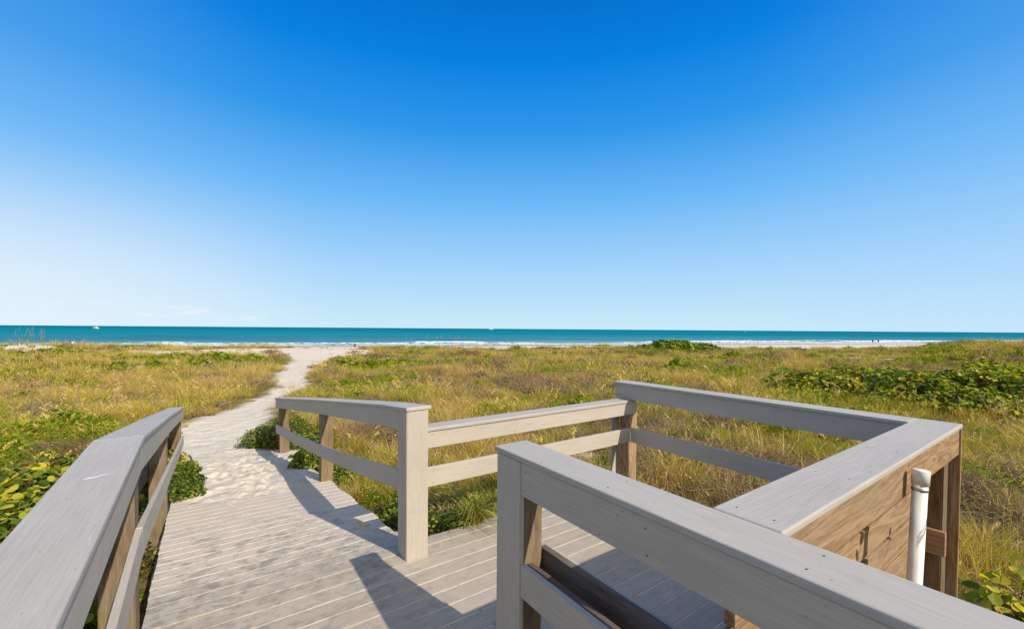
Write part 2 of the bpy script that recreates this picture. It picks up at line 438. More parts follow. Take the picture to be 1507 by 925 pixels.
for u in (5.55, 8.02):
    post('post', fv(u)+0.110, u, 0.14, 0.14, -1.0, fz(u)-CT-0.005, M['wood'], rF)

# --- low railing at the seaward end of the platform (B)
rB = empty('railing', W(2.3, 2.86, 0), 'lower sunlit railing between the boxed post and the corner post of the platform', 'railing', None, TH)
board('cap', [W(1.226, 2.875, 0.887), W(3.452, 2.875, 0.887)], 0.150, CT, M['cap'], rB, 0.005, top_screws(2.2, .14), 3)
board('top_rail', [W(1.226, 2.826, 0.8115), W(3.555, 2.826, 0.8115)], 0.028, 0.120, M['rail'], rB, 0.003, screw_row(2.2, .12, .028, -1, 0.73, 0.05))
board('lower_rail', [W(1.226, 2.826, 0.54), W(3.452, 2.826, 0.54)], 0.028, 0.140, M['rail'], rB, 0.003, screw_row(2.2, .14, .028, -1, 0.73, 0.05))
post('post', 3.535, 2.905, 0.125, 0.125, -1.0, 0.905, M['wood_tan'], rB)
post('post_wrap', 3.44, 3.000, 0.11, 0.024, -0.3, 0.85, M['rail'], rB, 0.003)

# --- far side railing of the platform (C)
rC = empty('railing', W(3.53, 1.9, 0), 'shaded grey railing along the far side of the platform', 'railing', None, TH)
board('cap', [W(3.535, 3.035, 1.057), W(3.535, 0.703, 1.057)], 0.190, CT, M['cap'], rC, 0.006, top_screws(2.3, .18), 3)
board('top_rail', [W(3.468, 3.02, 0.971), W(3.468, 0.703, 0.971)], 0.028, 0.145, M['rail'], rC, 0.003, screw_row(2.3, .14, .028, 1, 0.73, 0.05)+screw_row(2.3, .14, .028, -1, 0.73, 0.05))
board('lower_rail', [W(3.468, 2.810, 0.543), W(3.468, 0.703, 0.543)], 0.028, 0.145, M['rail'], rC, 0.003)

# --- solid plank-backed railing at the right (D)
rD = empty('railing', W(2.4, 0.62, 0), 'plank-backed railing at the right with a wide grey cap over bare wooden boards', 'railing', None, TH)
board('cap', [W(1.2515, 0.602, 1.0575), W(3.63, 0.602, 1.0575)], 0.200, CT, M['cap'], rD, 0.007, top_screws(2.3, .19), 3)
board('outer_rail', [W(1.251, 0.528, 0.968), W(3.585, 0.528, 0.968)], 0.036, 0.150, M['wood_tan'], rD, 0.003, screw_row(2.3, .15, .036, -1, 0.8, 0.1))
zz = 0.862
for k in range(6):
    j = random.uniform(-.006, .004)
    o = board('plank', [W(1.251, 0.640+j, zz-0.068), W(3.46+j*2, 0.640+j+random.uniform(-.002, .002), zz-0.068)], 0.034, 0.127, M['wood_tan'], rD, 0.003, screw_row(2.2, .13, .034, -1, 0.75, 0.3))
    zz -= 0.142
board('inner_rail', [W(1.251, 0.678, 0.971), W(3.452, 0.678, 0.971)], 0.026, 0.145, M['rail'], rD, 0.003)
board('inner_rail', [W(1.251, 0.678, 0.543), W(3.452, 0.678, 0.543)], 0.026, 0.145, M['rail'], rD, 0.003)
post('post', 3.522, 0.607, 0.12, 0.112, -1.0, 1.0435, M['wood_post'], rD)
post('trim_board', 3.600, 0.582, 0.024, 0.160, -0.8, 1.0435, M['wood_tan'], rD, 0.003)
board('cleat', [W(3.436, 0.530, 0.39), W(3.436, 0.622, 0.39)], 0.036, 0.14, M['wood_tan'], rD, 0.003)

# --- left railing (E)
def ev(u):
    pts = [(-1.5, -0.20), (1.0, -0.24), (2.77, -0.300), (5.35, -0.375), (8.42, -0.432)]
    for (a, va), (b, vb) in zip(pts[:-1], pts[1:]):
        if u <= b: t = (u-a)/(b-a); return va*(1-t)+vb*t
    return pts[-1][1]
def ez(u): return 1.07 - 0.128*max(0.0, u-2.77)
rE = empty('railing', W(-0.4, 2.8, 0), 'wide capped grey railing running along the left edge of the walkway and down the ramp', 'railing', None, TH)
board('cap', [W(ev(u)-0.095, u, 1.057) for u in (-1.5, 1.0, 2.769)], 0.190, CT, M['cap'], rE, 0.007, None, 3)
us = np.linspace(2.771, 8.42, 8)
board('cap', [W(ev(u)-0.095, u, ez(u)-CT/2) for u in us], 0.190, CT, M['cap'], rE, 0.007, None, 3)
board('top_rail', [W(ev(u)-0.026, u, 0.970) for u in (-1.5, 1.0, 2.766)], 0.028, 0.145, M['rail'], rE, 0.003)
us = np.linspace(2.773, 8.38, 8)
board('top_rail', [W(ev(u)-0.026, u, ez(u)-CT-0.074) for u in us], 0.028, 0.145, M['rail'], rE, 0.003)
board('lower_rail', [W(ev(u)-0.026, u, 0.535) for u in (-1.5, 1.0, 2.766)], 0.028, 0.145, M['rail'], rE, 0.003)
board('lower_rail', [W(ev(u)-0.026, u, ez(u)-0.535-0.04*math.sin(math.pi*(u-2.77)/5.6)) for u in np.linspace(2.773, 8.40, 14)], 0.028, 0.145, M['rail'], rE, 0.003)
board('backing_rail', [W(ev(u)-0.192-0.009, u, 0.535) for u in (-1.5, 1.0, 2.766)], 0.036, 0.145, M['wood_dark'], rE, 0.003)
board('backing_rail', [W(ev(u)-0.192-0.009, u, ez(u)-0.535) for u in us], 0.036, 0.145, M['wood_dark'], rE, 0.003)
for u in (0.2, 2.86, 5.42, 8.26):
    post('post', ev(u)-0.111, u, 0.138, 0.14, -1.0, ez(u)-CT-0.012, M['wood'], rE)

sc_ = [(-0.050, -0.006), (-0.028, 0.006), (-0.010, -0.001), (0.012, 0.010), (0.034, 0.004), (0.052, 0.011), (0.040, -0.004), (0.016, -0.003), (-0.004, -0.012), (-0.030, -0.010)]
me = np_mesh('paint_scuff', [tuple(W(-0.359+a*0.75, 2.10+b*1.3+a*0.2, 1.0712)) for a, b in sc_], np.array([list(range(len(sc_)))]))
link_mesh('paint_scuff', me, M['pvc'], rE, Matrix.Identity(4))

# --- white pipe strapped to the plank railing
pp = empty('drain_pipe', W(2.54, 0.46, 0), 'white plastic pipe with a domed cap standing against the wooden planks', 'pipe', None, TH)
def lathe(name, prof, mat, parent, p0, p1, n=28):
    """prof: list of (radius, distance along axis)"""
    p0 = Vector(p0); Z = (Vector(p1)-p0).normalized(); X = Z.orthogonal().normalized(); Y = Z.cross(X)
    mw = Matrix(((X.x, Y.x, Z.x, p0.x), (X.y, Y.y, Z.y, p0.y), (X.z, Y.z, Z.z, p0.z), (0, 0, 0, 1)))
    vs = []; fs = []
    for r, h in prof:
        for k in range(n):
            a = 2*math.pi*k/n; vs.append((r*math.cos(a), r*math.sin(a), h))
    for i in range(len(prof)-1):
        for k in range(n):
            fs.append((i*n+k, i*n+(k+1) % n, (i+1)*n+(k+1) % n, (i+1)*n+k))
    me = np_mesh(name, vs, np.array(fs), smooth=True)
    return link_mesh(name, me, mat, parent, mw)
pa, pb = W(2.33, 0.475, -0.6), W(2.472, 0.462, 1.024)
Lp = (pb-pa).length
lathe('pipe', [(0.0, 0), (0.0262, 0.0), (0.0262, Lp-0.02), (0, Lp-0.02)], M['pvc'], pp, pa, pb)
lathe('pipe_cap', [(0.0265, Lp-0.062), (0.0300, Lp-0.062), (0.0303, Lp-0.006), (0.029, Lp-0.001), (0.026, Lp+0.001), (0.0, Lp+0.002)], M['pvc'], pp, pa, pb)
lathe('strap', [(0.0266, Lp-0.088), (0.0285, Lp-0.088), (0.0285, Lp-0.074), (0.0266, Lp-0.074)], M['strap'], pp, pa, pb)

# ================================================================== decks
def surf_z(u):
    if u < 2.95: return 0.0
    return -0.102*(u-2.95)
def deck_mesh(rects, fn, boardw=0.1405, gap=0.0055, th=0.026):
    """rects: list of (u0,u1,vfun0,vfun1). boards run across (along v)"""
    V = []; F = []; A = []
    def add_box(v0, v1, u0, u1, a, bev=0.0035):
        base = len(V)
        z0 = fn((u0+u1)/2)
        s = (fn(u1)-fn(u0))/(u1-u0)
        prof = [(u0, -th), (u0, -bev), (u0+bev, 0), (u1-bev, 0), (u1, -bev), (u1, -th)]
        for v in (v0, v1):
            for (u, dz) in prof:
                V.append((v, u, z0+s*(u-(u0+u1)/2)+dz)); A.append(a)
        for k in range(5):
            F.append((base+k, base+6+k, base+7+k, base+k+1))
        return base
    caps = []
    for (u0, u1, fa, fb) in rects:
        u = u0
        while u + boardw - gap <= u1+1e-6:
            c = (u+u+boardw-gap)/2
            a = random.random()
            b0 = add_box(fa(c), fb(c), u, u+boardw-gap, a)
            caps.append([b0+k for k in range(6)][::-1]); caps.append([b0+6+k for k in range(6)])
            u += boardw
    F4 = np.array(F)
    return V, F4, np.array(caps), np.array(A)
import itertools
def deck_right(u):
    if u < 0.66: return 1.235
    if u < 2.97: return 3.452
    return fv(u)+0.135+0.012*math.sin(u*53)
V, F4, caps, A = deck_mesh([(-1.594, 7.6, lambda u: ev(u)-0.035+0.003*math.sin(u*37), deck_right)], surf_z)
me = np_mesh('boardwalk', V, [F4, caps], {'board': ('POINT', A.astype(np.float32))})
deckmw = Matrix.Rotation(TH, 4, 'Z')
bw = link_mesh('boardwalk', me, M['deck'], None, deckmw); tag(bw, kind='structure')
pl = bw
def mat_fill():
    m, nt, b, out = new_mat('sand packed in the joints')
    n = tex(nt, obj_coord(nt, (1, 1, 1), False), 6, 4, 0.6)
    c = mixc(nt, maprange(nt, n, 0.3, 0.65), (0.42, 0.37, 0.30), (0.80, 0.73, 0.62))
    nt.links.new(c, b.inputs['Base Color']); b.inputs['Roughness'].default_value = 0.95
    return m
M['fill'] = mat_fill()
# sand packed into the joints, just under the board tops
vv = []; ff = []
for i, u in enumerate(np.linspace(-1.6, 7.55, 40)):
    vv += [(ev(u)-0.02, u, surf_z(u)-0.0032), ((1.225 if u < 2.95 else fv(u)+0.12), u, surf_z(u)-0.0032)]
for i in range(39): ff.append((2*i, 2*i+1, 2*i+3, 2*i+2))
jf = link_mesh('joint_sand', np_mesh('joint_sand', vv, np.array(ff)), M['fill'], bw, Matrix.Identity(4)); jf.matrix_basis = Matrix.Identity(4)
vv = [(1.245, 0.71, -0.0040), (3.44, 0.71, -0.0040), (3.44, 2.955, -0.0040), (1.245, 2.955, -0.0040)]
jf = link_mesh('joint_sand', np_mesh('joint_sand', vv, np.array([(0, 1, 2, 3)])), M['fill'], pl, Matrix.Identity(4)); jf.matrix_basis = Matrix.Identity(4)
# joists
def joist(name, pts, parent, w=0.04, h=0.18):
    me, mw = sweep_mesh(name, pts, w, h, 0.003)
    o = bpy.data.objects.new(name, me); COL.objects.link(o); me.materials.append(M['wood'])
    o.parent = parent; o.matrix_basis = parent.matrix_basis.inverted() @ mw
joist('edge_joist', [W(ev(u)+0.01, u, surf_z(u)-0.118) for u in np.linspace(-1.6, 7.5, 20)], bw)
joist('edge_joist', [W((1.20 if u < 2.95 else fv(u)+0.10), u, surf_z(u)-0.118) for u in np.linspace(-1.6, 7.5, 20)], bw)
joist('edge_joist', [W(1.24, 2.94, -0.118), W(3.45, 2.94, -0.118)], pl)
joist('edge_joist', [W(3.43, 0.72, -0.118), W(3.43, 2.91, -0.118)], pl)
joist('edge_joist', [W(1.24, 0.72, -0.118), W(3.40, 0.72, -0.118)], pl)

# ================================================================== ground
def grid_axis(lim, n, power):
    t = np.linspace(-1, 1, n); return np.sign(t)*np.abs(t)**power*lim
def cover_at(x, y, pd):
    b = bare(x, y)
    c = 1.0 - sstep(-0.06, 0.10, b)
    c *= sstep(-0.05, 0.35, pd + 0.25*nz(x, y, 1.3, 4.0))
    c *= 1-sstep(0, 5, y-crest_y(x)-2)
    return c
gx = np.concatenate([np.linspace(-420, -100, 10)[:-1], np.linspace(-100, -16, 106)[:-1], np.linspace(-16, 10, 150)[:-1], np.linspace(10, 110, 110)[:-1], np.linspace(110, 420, 10)])
gy = np.concatenate([np.linspace(-60, 0, 14)[:-1], np.linspace(0, 20, 120)[:-1], np.linspace(20, 90, 110)[:-1], np.linspace(90, 330, 60)])
verts = np.zeros((len(gy), len(gx), 3)); cover = np.zeros((len(gy), len(gx)), dtype=np.float32)
for j, y in enumerate(gy):
    for i, x in enumerate(gx):
        verts[j, i] = (x, y, height(x, y))
        pd = path_dist(x, y) if (-32 < x < 0 and y < 62) else 9.0
        cover[j, i] = cover_at(x, y, pd)
idx = np.arange(len(gy)*len(gx)).reshape(len(gy), len(gx))
faces = np.stack([idx[:-1, :-1], idx[:-1, 1:], idx[1:, 1:], idx[1:, :-1]], -1).reshape(-1, 4)
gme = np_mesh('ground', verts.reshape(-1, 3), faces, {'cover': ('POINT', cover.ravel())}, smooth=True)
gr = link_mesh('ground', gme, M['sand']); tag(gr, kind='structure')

# sand blown over the foot of the ramp, joining the path
PRINTS = []
for _k in range(150):
    _u = random.uniform(5.2, 10.4); _v = 0.30-0.12*max(0, _u-8)+random.gauss(0, 0.36)
    PRINTS.append((_v, _u, random.gauss(0, 0.35), random.uniform(0.010, 0.024)))
def prints(v, u):
    d = 0.0
    for (pv, pu, pa_, dp) in PRINTS:
        if abs(u-pu) < 0.3 and abs(v-pv) < 0.3:
            a = (v-pv)*math.cos(pa_)+(u-pu)*math.sin(pa_); b = -(v-pv)*math.sin(pa_)+(u-pu)*math.cos(pa_)
            q = (a/0.060)**2+(b/0.14)**2
            d += -dp*math.exp(-q*q) + dp*0.55*math.exp(-(q-2.0)**2)
    return d*sstep(5.0, 6.0, u)
def drift_z(v, u):
    p = W(v, u)
    z = surf_z(u) - 0.012 + 0.050*sstep(4.7, 6.6, u)
    z += 0.016*nz(p.x, p.y, 1.9, 6.0) + 0.010*nz(p.x, p.y, 5.5, 2.0) + prints(v, u)
    zg = height(p.x, p.y) + 0.012 + 0.02*nz(p.x, p.y, 2.5, 1.0)
    if u > 7.0: 
        t = sstep(7.0, 10.5, u); z = prints(v, u)*(1-t)+(surf_z(min(u, 8.2))+0.035+0.02*nz(p.x, p.y, 2.0, 6.0))*(1-t)+zg*t
    c = 0.5*(ev(u)+fv(min(u, 8.1)))-0.1*max(0, u-8.1)
    e = abs(v-c)
    lim = 0.60 + 0.25*sstep(5.5, 7.0, u) + 0.35*sstep(7.5, 9.0, u)
    t = max(sstep(lim-0.1, lim+0.55, e + 0.1*nz(p.x, p.y, 2.2, 3.0)), sstep(9.4, 10.6, u))
    if u < 7.6:
        t = max(t, sstep(0.0, 0.14, ev(u)-v), sstep(0.12, 0.26, v-fv(u)+0.04*nz(p.x, p.y, 3.0, 7.0)))
    if t > 0: z = z*(1-t) + (min(z, height(p.x, p.y)) - 0.03)*t
    return z
uu = np.linspace(4.4, 11.0, 230); vv_ = np.linspace(-2.4, 2.2, 170)
vs = []
for u in uu:
    for v in vv_:
        p = W(v, u); vs.append((p.x, p.y, drift_z(v, u)))
idx = np.arange(len(uu)*len(vv_)).reshape(len(uu), len(vv_))
faces = np.stack([idx[:-1, :-1], idx[:-1, 1:], idx[1:, 1:], idx[1:, :-1]], -1).reshape(-1, 4)
dme = np_mesh('sand_path', vs, faces, {'cover': ('POINT', np.zeros(len(vs), dtype=np.float32))}, smooth=True)
dr = link_mesh('sand_path', dme, M['sand']); tag(dr, kind='structure')

# ================================================================== sea
def mat_sea():
    m, nt, b, out = new_mat('turquoise sea with surf')
    g = N(nt, 'ShaderNodeNewGeometry'); sp = N(nt, 'ShaderNodeSeparateXYZ'); nt.links.new(g.outputs['Position'], sp.inputs[0])
    s = math_n(nt, 'SUBTRACT', sp.outputs['Y'], math_n(nt, 'MULTIPLY', sp.outputs['X'], 0.3))
    lg = N(nt, 'ShaderNodeMath', operation='LOGARITHM'); nt.links.new(math_n(nt, 'MAXIMUM', s, 1.0), lg.inputs[0]); lg.inputs[1].default_value = 10
    f = maprange(nt, lg.outputs[0], 2.14, 4.1, 0, 1, False)
    c = ramp(nt, f, [(0.0, (0.19, 0.32, 0.36)), (0.08, (0.06, 0.26, 0.34)), (0.22, (0.012, 0.215, 0.29)), (0.5, (0.003, 0.205, 0.275)), (1.0, (0.002, 0.145, 0.215))]).outputs[0]
    mp = N(nt, 'ShaderNodeMapping'); mp.inputs['Rotation'].default_value = (0, 0, -math.atan(0.3)); mp.inputs['Scale'].default_value = (0.010, 0.065, 1)
    nt.links.new(g.outputs['Position'], mp.inputs[0])
    sw = tex(nt, mp.outputs[0], 1, 6, 0.65)
    mp2 = N(nt, 'ShaderNodeMapping'); mp2.inputs['Rotation'].default_value = (0, 0, -math.atan(0.3)); mp2.inputs['Scale'].default_value = (0.0012, 0.006, 1)
    nt.links.new(g.outputs['Position'], mp2.inputs[0])
    sw2 = tex(nt, mp2.outputs[0], 1, 5, 0.6)
    mp3 = N(nt, 'ShaderNodeMapping'); mp3.inputs['Rotation'].default_value = (0, 0, -math.atan(0.3)); mp3.inputs['Scale'].default_value = (0.15, 0.6, 1)
    nt.links.new(g.outputs['Position'], mp3.inputs[0])
    sw3 = tex(nt, mp3.outputs[0], 1, 4, 0.6)
    dark = mixc(nt, 1.0, c, (0.60, 0.70, 0.80), 'MULTIPLY')
    w = math_n(nt, 'ADD', math_n(nt, 'MULTIPLY', sw, 0.5), math_n(nt, 'MULTIPLY', sw2, 0.5))
    c = mixc(nt, maprange(nt, w, 0.42, 0.56, 1.0, 0.0), c, dark)
    lite = mixc(nt, 1.0, c, (1.5, 1.25, 1.15), 'MULTIPLY')
    c = mixc(nt, maprange(nt, sw3, 0.50, 0.72, 0.0, 0.6), c, lite)
    at = N(nt, 'ShaderNodeAttribute', attribute_name='foam')
    mp4 = N(nt, 'ShaderNodeMapping'); mp4.inputs['Scale'].default_value = (0.5, 0.9, 1); nt.links.new(g.outputs['Position'], mp4.inputs[0])
    fn = tex(nt, mp4.outputs[0], 1, 6, 0.7)
    fm = maprange(nt, math_n(nt, 'ADD', at.outputs['Fac'], math_n(nt, 'MULTIPLY', math_n(nt, 'SUBTRACT', fn, 0.5), 1.3)), 0.42, 0.62)
    fm = math_n(nt, 'MULTIPLY', fm, maprange(nt, at.outputs['Fac'], 0.02, 0.12))
    c = mixc(nt, fm, c, (0.82, 0.83, 0.84))
    nt.links.new(c, b.inputs['Base Color'])
    b.inputs['Roughness'].default_value = 0.8; b.inputs['Specular IOR Level'].default_value = 0.0
    bump(nt, b, w, 0.6, 0.6)
    return m
M['sea'] = mat_sea()
ss = np.concatenate([np.arange(136, 200, 0.8), np.arange(200, 300, 3.0), np.geomspace(300, 26000, 46)])
tt = np.linspace(-1, 1, 600)
vs = np.zeros((len(ss), len(tt), 3)); fo = np.zeros((len(ss), len(tt)), dtype=np.float32)
breakers = [(143.5, 0.22, 1.5, 1.3, 0.25, 1.0), (151.0, 0.50, 1.9, 4.0, 0.30, 0.55), (161.0, 0.62, 2.1, 9.0, 0.02, 0.65), (174, 0.5, 2.6, 13.0, -0.22, 0.5), (189, 0.4, 3.0, 17.0, -0.35, 0.4)]
for j, s in enumerate(ss):
    half = 330 + max(0, s-150)*3.0
    for i, t in enumerate(tt):
        x = t*half; y = s + 0.3*x
        z = SEA_Z; f = 0.0
        if s < 215:
            for (s0, hh, ww, off, bias, gain) in breakers:
                sc = s0 + 2.2*noise.noise(Vector((x*0.018, off, 0)))
                on = noise.noise(Vector((x*0.022, off*3.1, 5.0)))+bias + 0.30*sstep(20, 80, x)
                amp = hh*(0.45+0.55*sstep(-0.2, 0.3, on))
                d = (s-sc)/ww
                if abs(d) < 4:
                    z += amp*math.exp(-d*d)
                    if on > 0: f = max(f, min(1, on*4)*gain*math.exp(-(d+0.5)**2*1.6)*1.05)
            if s < 143: f = max(f, 0.35)
        elif s < 420:
            z += 0.10*math.sin(s*0.7+3*noise.noise(Vector((x*0.02, s*0.02, 0))))
        vs[j, i] = (x, y, z); fo[j, i] = f
idx = np.arange(len(ss)*len(tt)).reshape(len(ss), len(tt))
faces = np.stack([idx[:-1, :-1], idx[:-1, 1:], idx[1:, 1:], idx[1:, :-1]], -1).reshape(-1, 4)
sme = np_mesh('sea', vs.reshape(-1, 3), faces, {'foam': ('POINT', fo.ravel())}, smooth=True)
sea = link_mesh('sea', sme, M['sea']); tag(sea, kind='structure')

# ================================================================== plants: prototypes
def in_deck(x, y, pad=0.0):
    v = CB*x+SB*y; u = -SB*x+CB*y
    if -3 < u < 3.05 and -0.42-pad < v < 1.25+pad: return True
    if 0.5-pad < u < 2.98+pad and 1.1 < v < 3.62+pad: return True
    if 2.9 < u < 8.6 and ev(u)-0.26-pad < v < fv(min(u, 8.1))+0.20+pad: return True
    return False

def blades(n, h, hvar, spread, width, lean, curl, segs=3, seedheads=0.0):
    """grass blades as tapered curved strips; returns verts, quads, tris, colour value, tip value"""
    V = []; Q = []; T = []; C = []; TP = []
    for _ in range(n):
        a = RNG.uniform(0, 2*math.pi); r = spread*math.sqrt(RNG.uniform())
        bx, by = r*math.cos(a), r*math.sin(a)
        hh = h*(1+RNG.uniform(-hvar, hvar))
        la = a + RNG.normal()*1.0; ln = lean*abs(RNG.normal())+0.05; cu = curl*RNG.uniform(0.3, 1.3)
        dx, dy = math.cos(la), math.sin(la)
        wa = RNG.uniform(0, math.pi); wx, wy = math.cos(wa), math.sin(wa)
        w = width*RNG.uniform(0.6, 1.3); col = RNG.uniform()
        b0 = len(V); px, py, pz = bx, by, -0.03; ang = ln
        for k in range(segs+1):
            t = k/segs; ww = w*(1-t**1.6)
            if k < segs:
                V.append((px-wx*ww/2, py-wy*ww/2, pz)); V.append((px+wx*ww/2, py+wy*ww/2, pz)); C += [col]*2; TP += [t]*2
            else:
                V.append((px, py, pz)); C.append(col); TP.append(1.0)
            st = hh/segs; px += dx*math.sin(ang)*st; py += dy*math.sin(ang)*st; pz += math.cos(ang)*st; ang += cu
        for k in range(segs-1): Q.append((b0+2*k, b0+2*k+1, b0+2*k+3, b0+2*k+2))
        T.append((b0+2*segs-2, b0+2*segs-1, b0+2*segs))
        if RNG.uniform() < seedheads:      # drooping seed head
            for m in range(7):
                o = len(V); qx = px-dx*m*0.016; qy = py-dy*m*0.016; qz = pz - 0.012*m+RNG.normal()*0.006
                s = 0.011
                V.extend([(qx-s, qy, qz), (qx+s, qy+RNG.normal()*.01, qz+0.004), (qx+RNG.normal()*.01, qy, qz-0.03)]); T.append((o, o+1, o+2)); C += [0.98]*3; TP += [1.0]*3
    return V, Q, T, C, TP
def add_leaf(V, T, C, TP, p, n, size, col, long=1.0, az=None, fold=0.18, tipv=1.0):
    """rounded leaf as a fan folded along its midrib"""
    n = n.normalized(); a = n.orthogonal().normalized()
    q = Quaternion(n, az if az is not None else RNG.uniform(0, 2*math.pi)); a = q @ a; b = n.cross(a)
    o = len(V); V.append(tuple(p)); C.append(col); TP.append(tipv)
    K = 7
    for k in range(K):
        t = 2*math.pi*k/K
        q_ = p + a*(math.cos(t)*size*long+size*long*0.0) + b*math.sin(t)*size + n*(abs(math.sin(t))*fold*size)
        V.append(tuple(q_)); C.append(col); TP.append(tipv)
    for k in range(K): T.append((o, o+1+k, o+1+(k+1) % K))
def mesh_from(name, V, Q, T, C, TP):
    return np_mesh(name, np.array(V), [np.array(Q) if len(Q) else np.zeros((0, 4)), np.array(T) if len(T) else np.zeros((0, 3))],
                   {'leafcol': ('POINT', np.array(C, dtype=np.float32)), 'tip': ('POINT', np.array(TP, dtype=np.float32))})

GRASS_STOPS = [(0.0, (0.09, 0.12, 0.014)), (0.22, (0.28, 0.31, 0.026)), (0.42, (0.48, 0.42, 0.05)), (0.60, (0.68, 0.50, 0.11)), (0.78, (0.78, 0.58, 0.24)), (1.0, (0.42, 0.26, 0.13))]
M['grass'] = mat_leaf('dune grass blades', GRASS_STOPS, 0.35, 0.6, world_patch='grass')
M['dead'] = mat_leaf('dry brown weeds', [(0.0, (0.13, 0.09, 0.055)), (0.5, (0.27, 0.19, 0.11)), (1.0, (0.44, 0.33, 0.20))], 0.2, 0.8, world_patch='dead')
M['cover'] = mat_leaf('low green ground cover', [(0.0, (0.07, 0.13, 0.012)), (0.45, (0.17, 0.26, 0.018)), (0.8, (0.36, 0.40, 0.035)), (1.0, (0.55, 0.47, 0.07))], 0.4, 0.6, world_patch='cover')
M['grape'] = mat_leaf('round shrub leaves', [(0.0, (0.045, 0.085, 0.012)), (0.35, (0.135, 0.195, 0.020)), (0.65, (0.33, 0.37, 0.030)), (0.90, (0.64, 0.56, 0.06)), (0.965, (0.50, 0.36, 0.03)), (0.985, (0.42, 0.12, 0.02)), (1.0, (0.35, 0.05, 0.015))], 0.38, 0.5)
M['bush'] = mat_leaf('small bush leaves', [(0.0, (0.030, 0.060, 0.010)), (0.4, (0.075, 0.125, 0.014)), (0.75, (0.17, 0.22, 0.022)), (1.0, (0.38, 0.38, 0.06))], 0.3, 0.6)
M['twig'] = mat_plain('woody twig', (0.17, 0.12, 0.08), 0.9, 0.1, 0.35, 20)
M['oat'] = mat_leaf('sea oat stalks', [(0.0, (0.17, 0.15, 0.07)), (0.6, (0.30, 0.23, 0.12)), (1.0, (0.38, 0.28, 0.17))], 0.2, 0.8)
M['lime'] = mat_leaf('arching grass blades', [(0.0, (0.12, 0.17, 0.02)), (0.5, (0.33, 0.33, 0.05)), (1.0, (0.55, 0.46, 0.15))], 0.35, 0.5)

proto_col = bpy.data.collections.new('plant kinds')       # never linked: only feeds the scatter
PROTO = []
def proto(name, me, mat):
    me.materials.append(mat); o = bpy.data.objects.new('%02d_%s' % (len(PROTO), name), me); proto_col.objects.link(o); PROTO.append(o); return len(PROTO)-1
# near tufts: thin blades
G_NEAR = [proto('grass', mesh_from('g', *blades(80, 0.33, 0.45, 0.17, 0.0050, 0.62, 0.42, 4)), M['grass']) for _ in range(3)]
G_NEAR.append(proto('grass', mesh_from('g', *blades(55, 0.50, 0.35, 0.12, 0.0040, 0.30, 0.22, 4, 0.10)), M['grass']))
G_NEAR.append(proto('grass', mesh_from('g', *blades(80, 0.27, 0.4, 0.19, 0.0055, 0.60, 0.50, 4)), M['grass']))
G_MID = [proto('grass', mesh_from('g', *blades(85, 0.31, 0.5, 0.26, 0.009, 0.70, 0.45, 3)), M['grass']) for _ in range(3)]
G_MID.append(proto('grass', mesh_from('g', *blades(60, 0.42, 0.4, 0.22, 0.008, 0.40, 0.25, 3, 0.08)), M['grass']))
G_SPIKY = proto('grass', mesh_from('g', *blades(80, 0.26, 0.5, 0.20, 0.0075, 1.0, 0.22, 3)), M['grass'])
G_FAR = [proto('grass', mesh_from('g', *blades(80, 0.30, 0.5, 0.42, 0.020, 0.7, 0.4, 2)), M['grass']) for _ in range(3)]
def weed(n=90, w=0.004):
    V = []; Q = []; T = []; C = []; TP = []
    for _ in range(n):
        p = Vector((RNG.normal()*0.12, RNG.normal()*0.12, RNG.uniform(-0.02, 0.12)))
        d = Vector((RNG.normal(), RNG.normal(), abs(RNG.normal())*0.9)).normalized(); col = RNG.uniform()
        wv = d.orthogonal().normalized()*w*RNG.uniform(0.5, 1.3); L = RNG.uniform(0.10, 0.26)
        o = len(V); m_ = p+d*L*0.5+Vector((RNG.normal(), RNG.normal(), RNG.normal()))*0.03; e = p+d*L+Vector((RNG.normal(), RNG.normal(), RNG.normal()-0.6))*0.05
        V += [tuple(p-wv), tuple(p+wv), tuple(m_-wv*.8), tuple(m_+wv*.8), tuple(e)]; C += [col]*5; TP += [1]*5
        Q.append((o, o+1, o+3, o+2)); T.append((o+2, o+3, o+4))
    return V, Q, T, C, TP
D_NEAR = [proto('weed', mesh_from('w', *weed(130, 0.0032)), M['dead']) for _ in range(2)]
D_FAR = [proto('weed', mesh_from('w', *weed(70, 0.010)), M['dead'])]
def coverclump(n, size, rad, hgt, stalks=0):
    V = []; Q = []; T = []; C = []; TP = []
    for _ in range(n):
        r = rad*math.sqrt(RNG.uniform()); a = RNG.uniform(0, 6.283)
        p = Vector((r*math.cos(a), r*math.sin(a), hgt*(1-(r/rad)**2)*RNG.uniform(0.25, 1.0)+0.02))
        add_leaf(V, T, C, TP, p, Vector((RNG.normal()*0.6, RNG.normal()*0.6, 1)), size*RNG.uniform(0.6, 1.3), RNG.uniform(), 1.7)
    return V, Q, T, C, TP
C_NEAR = [proto('cover', mesh_from('c', *coverclump(170, 0.012, 0.17, 0.20)), M['cover']) for _ in range(3)]
C_MID = [proto('cover', mesh_from('c', *coverclump(150, 0.017, 0.26, 0.22)), M['cover']) for _ in range(2)]
C_FAR = [proto('cover', mesh_from('c', *coverclump(110, 0.030, 0.34, 0.26)), M['cover']) for _ in range(2)]

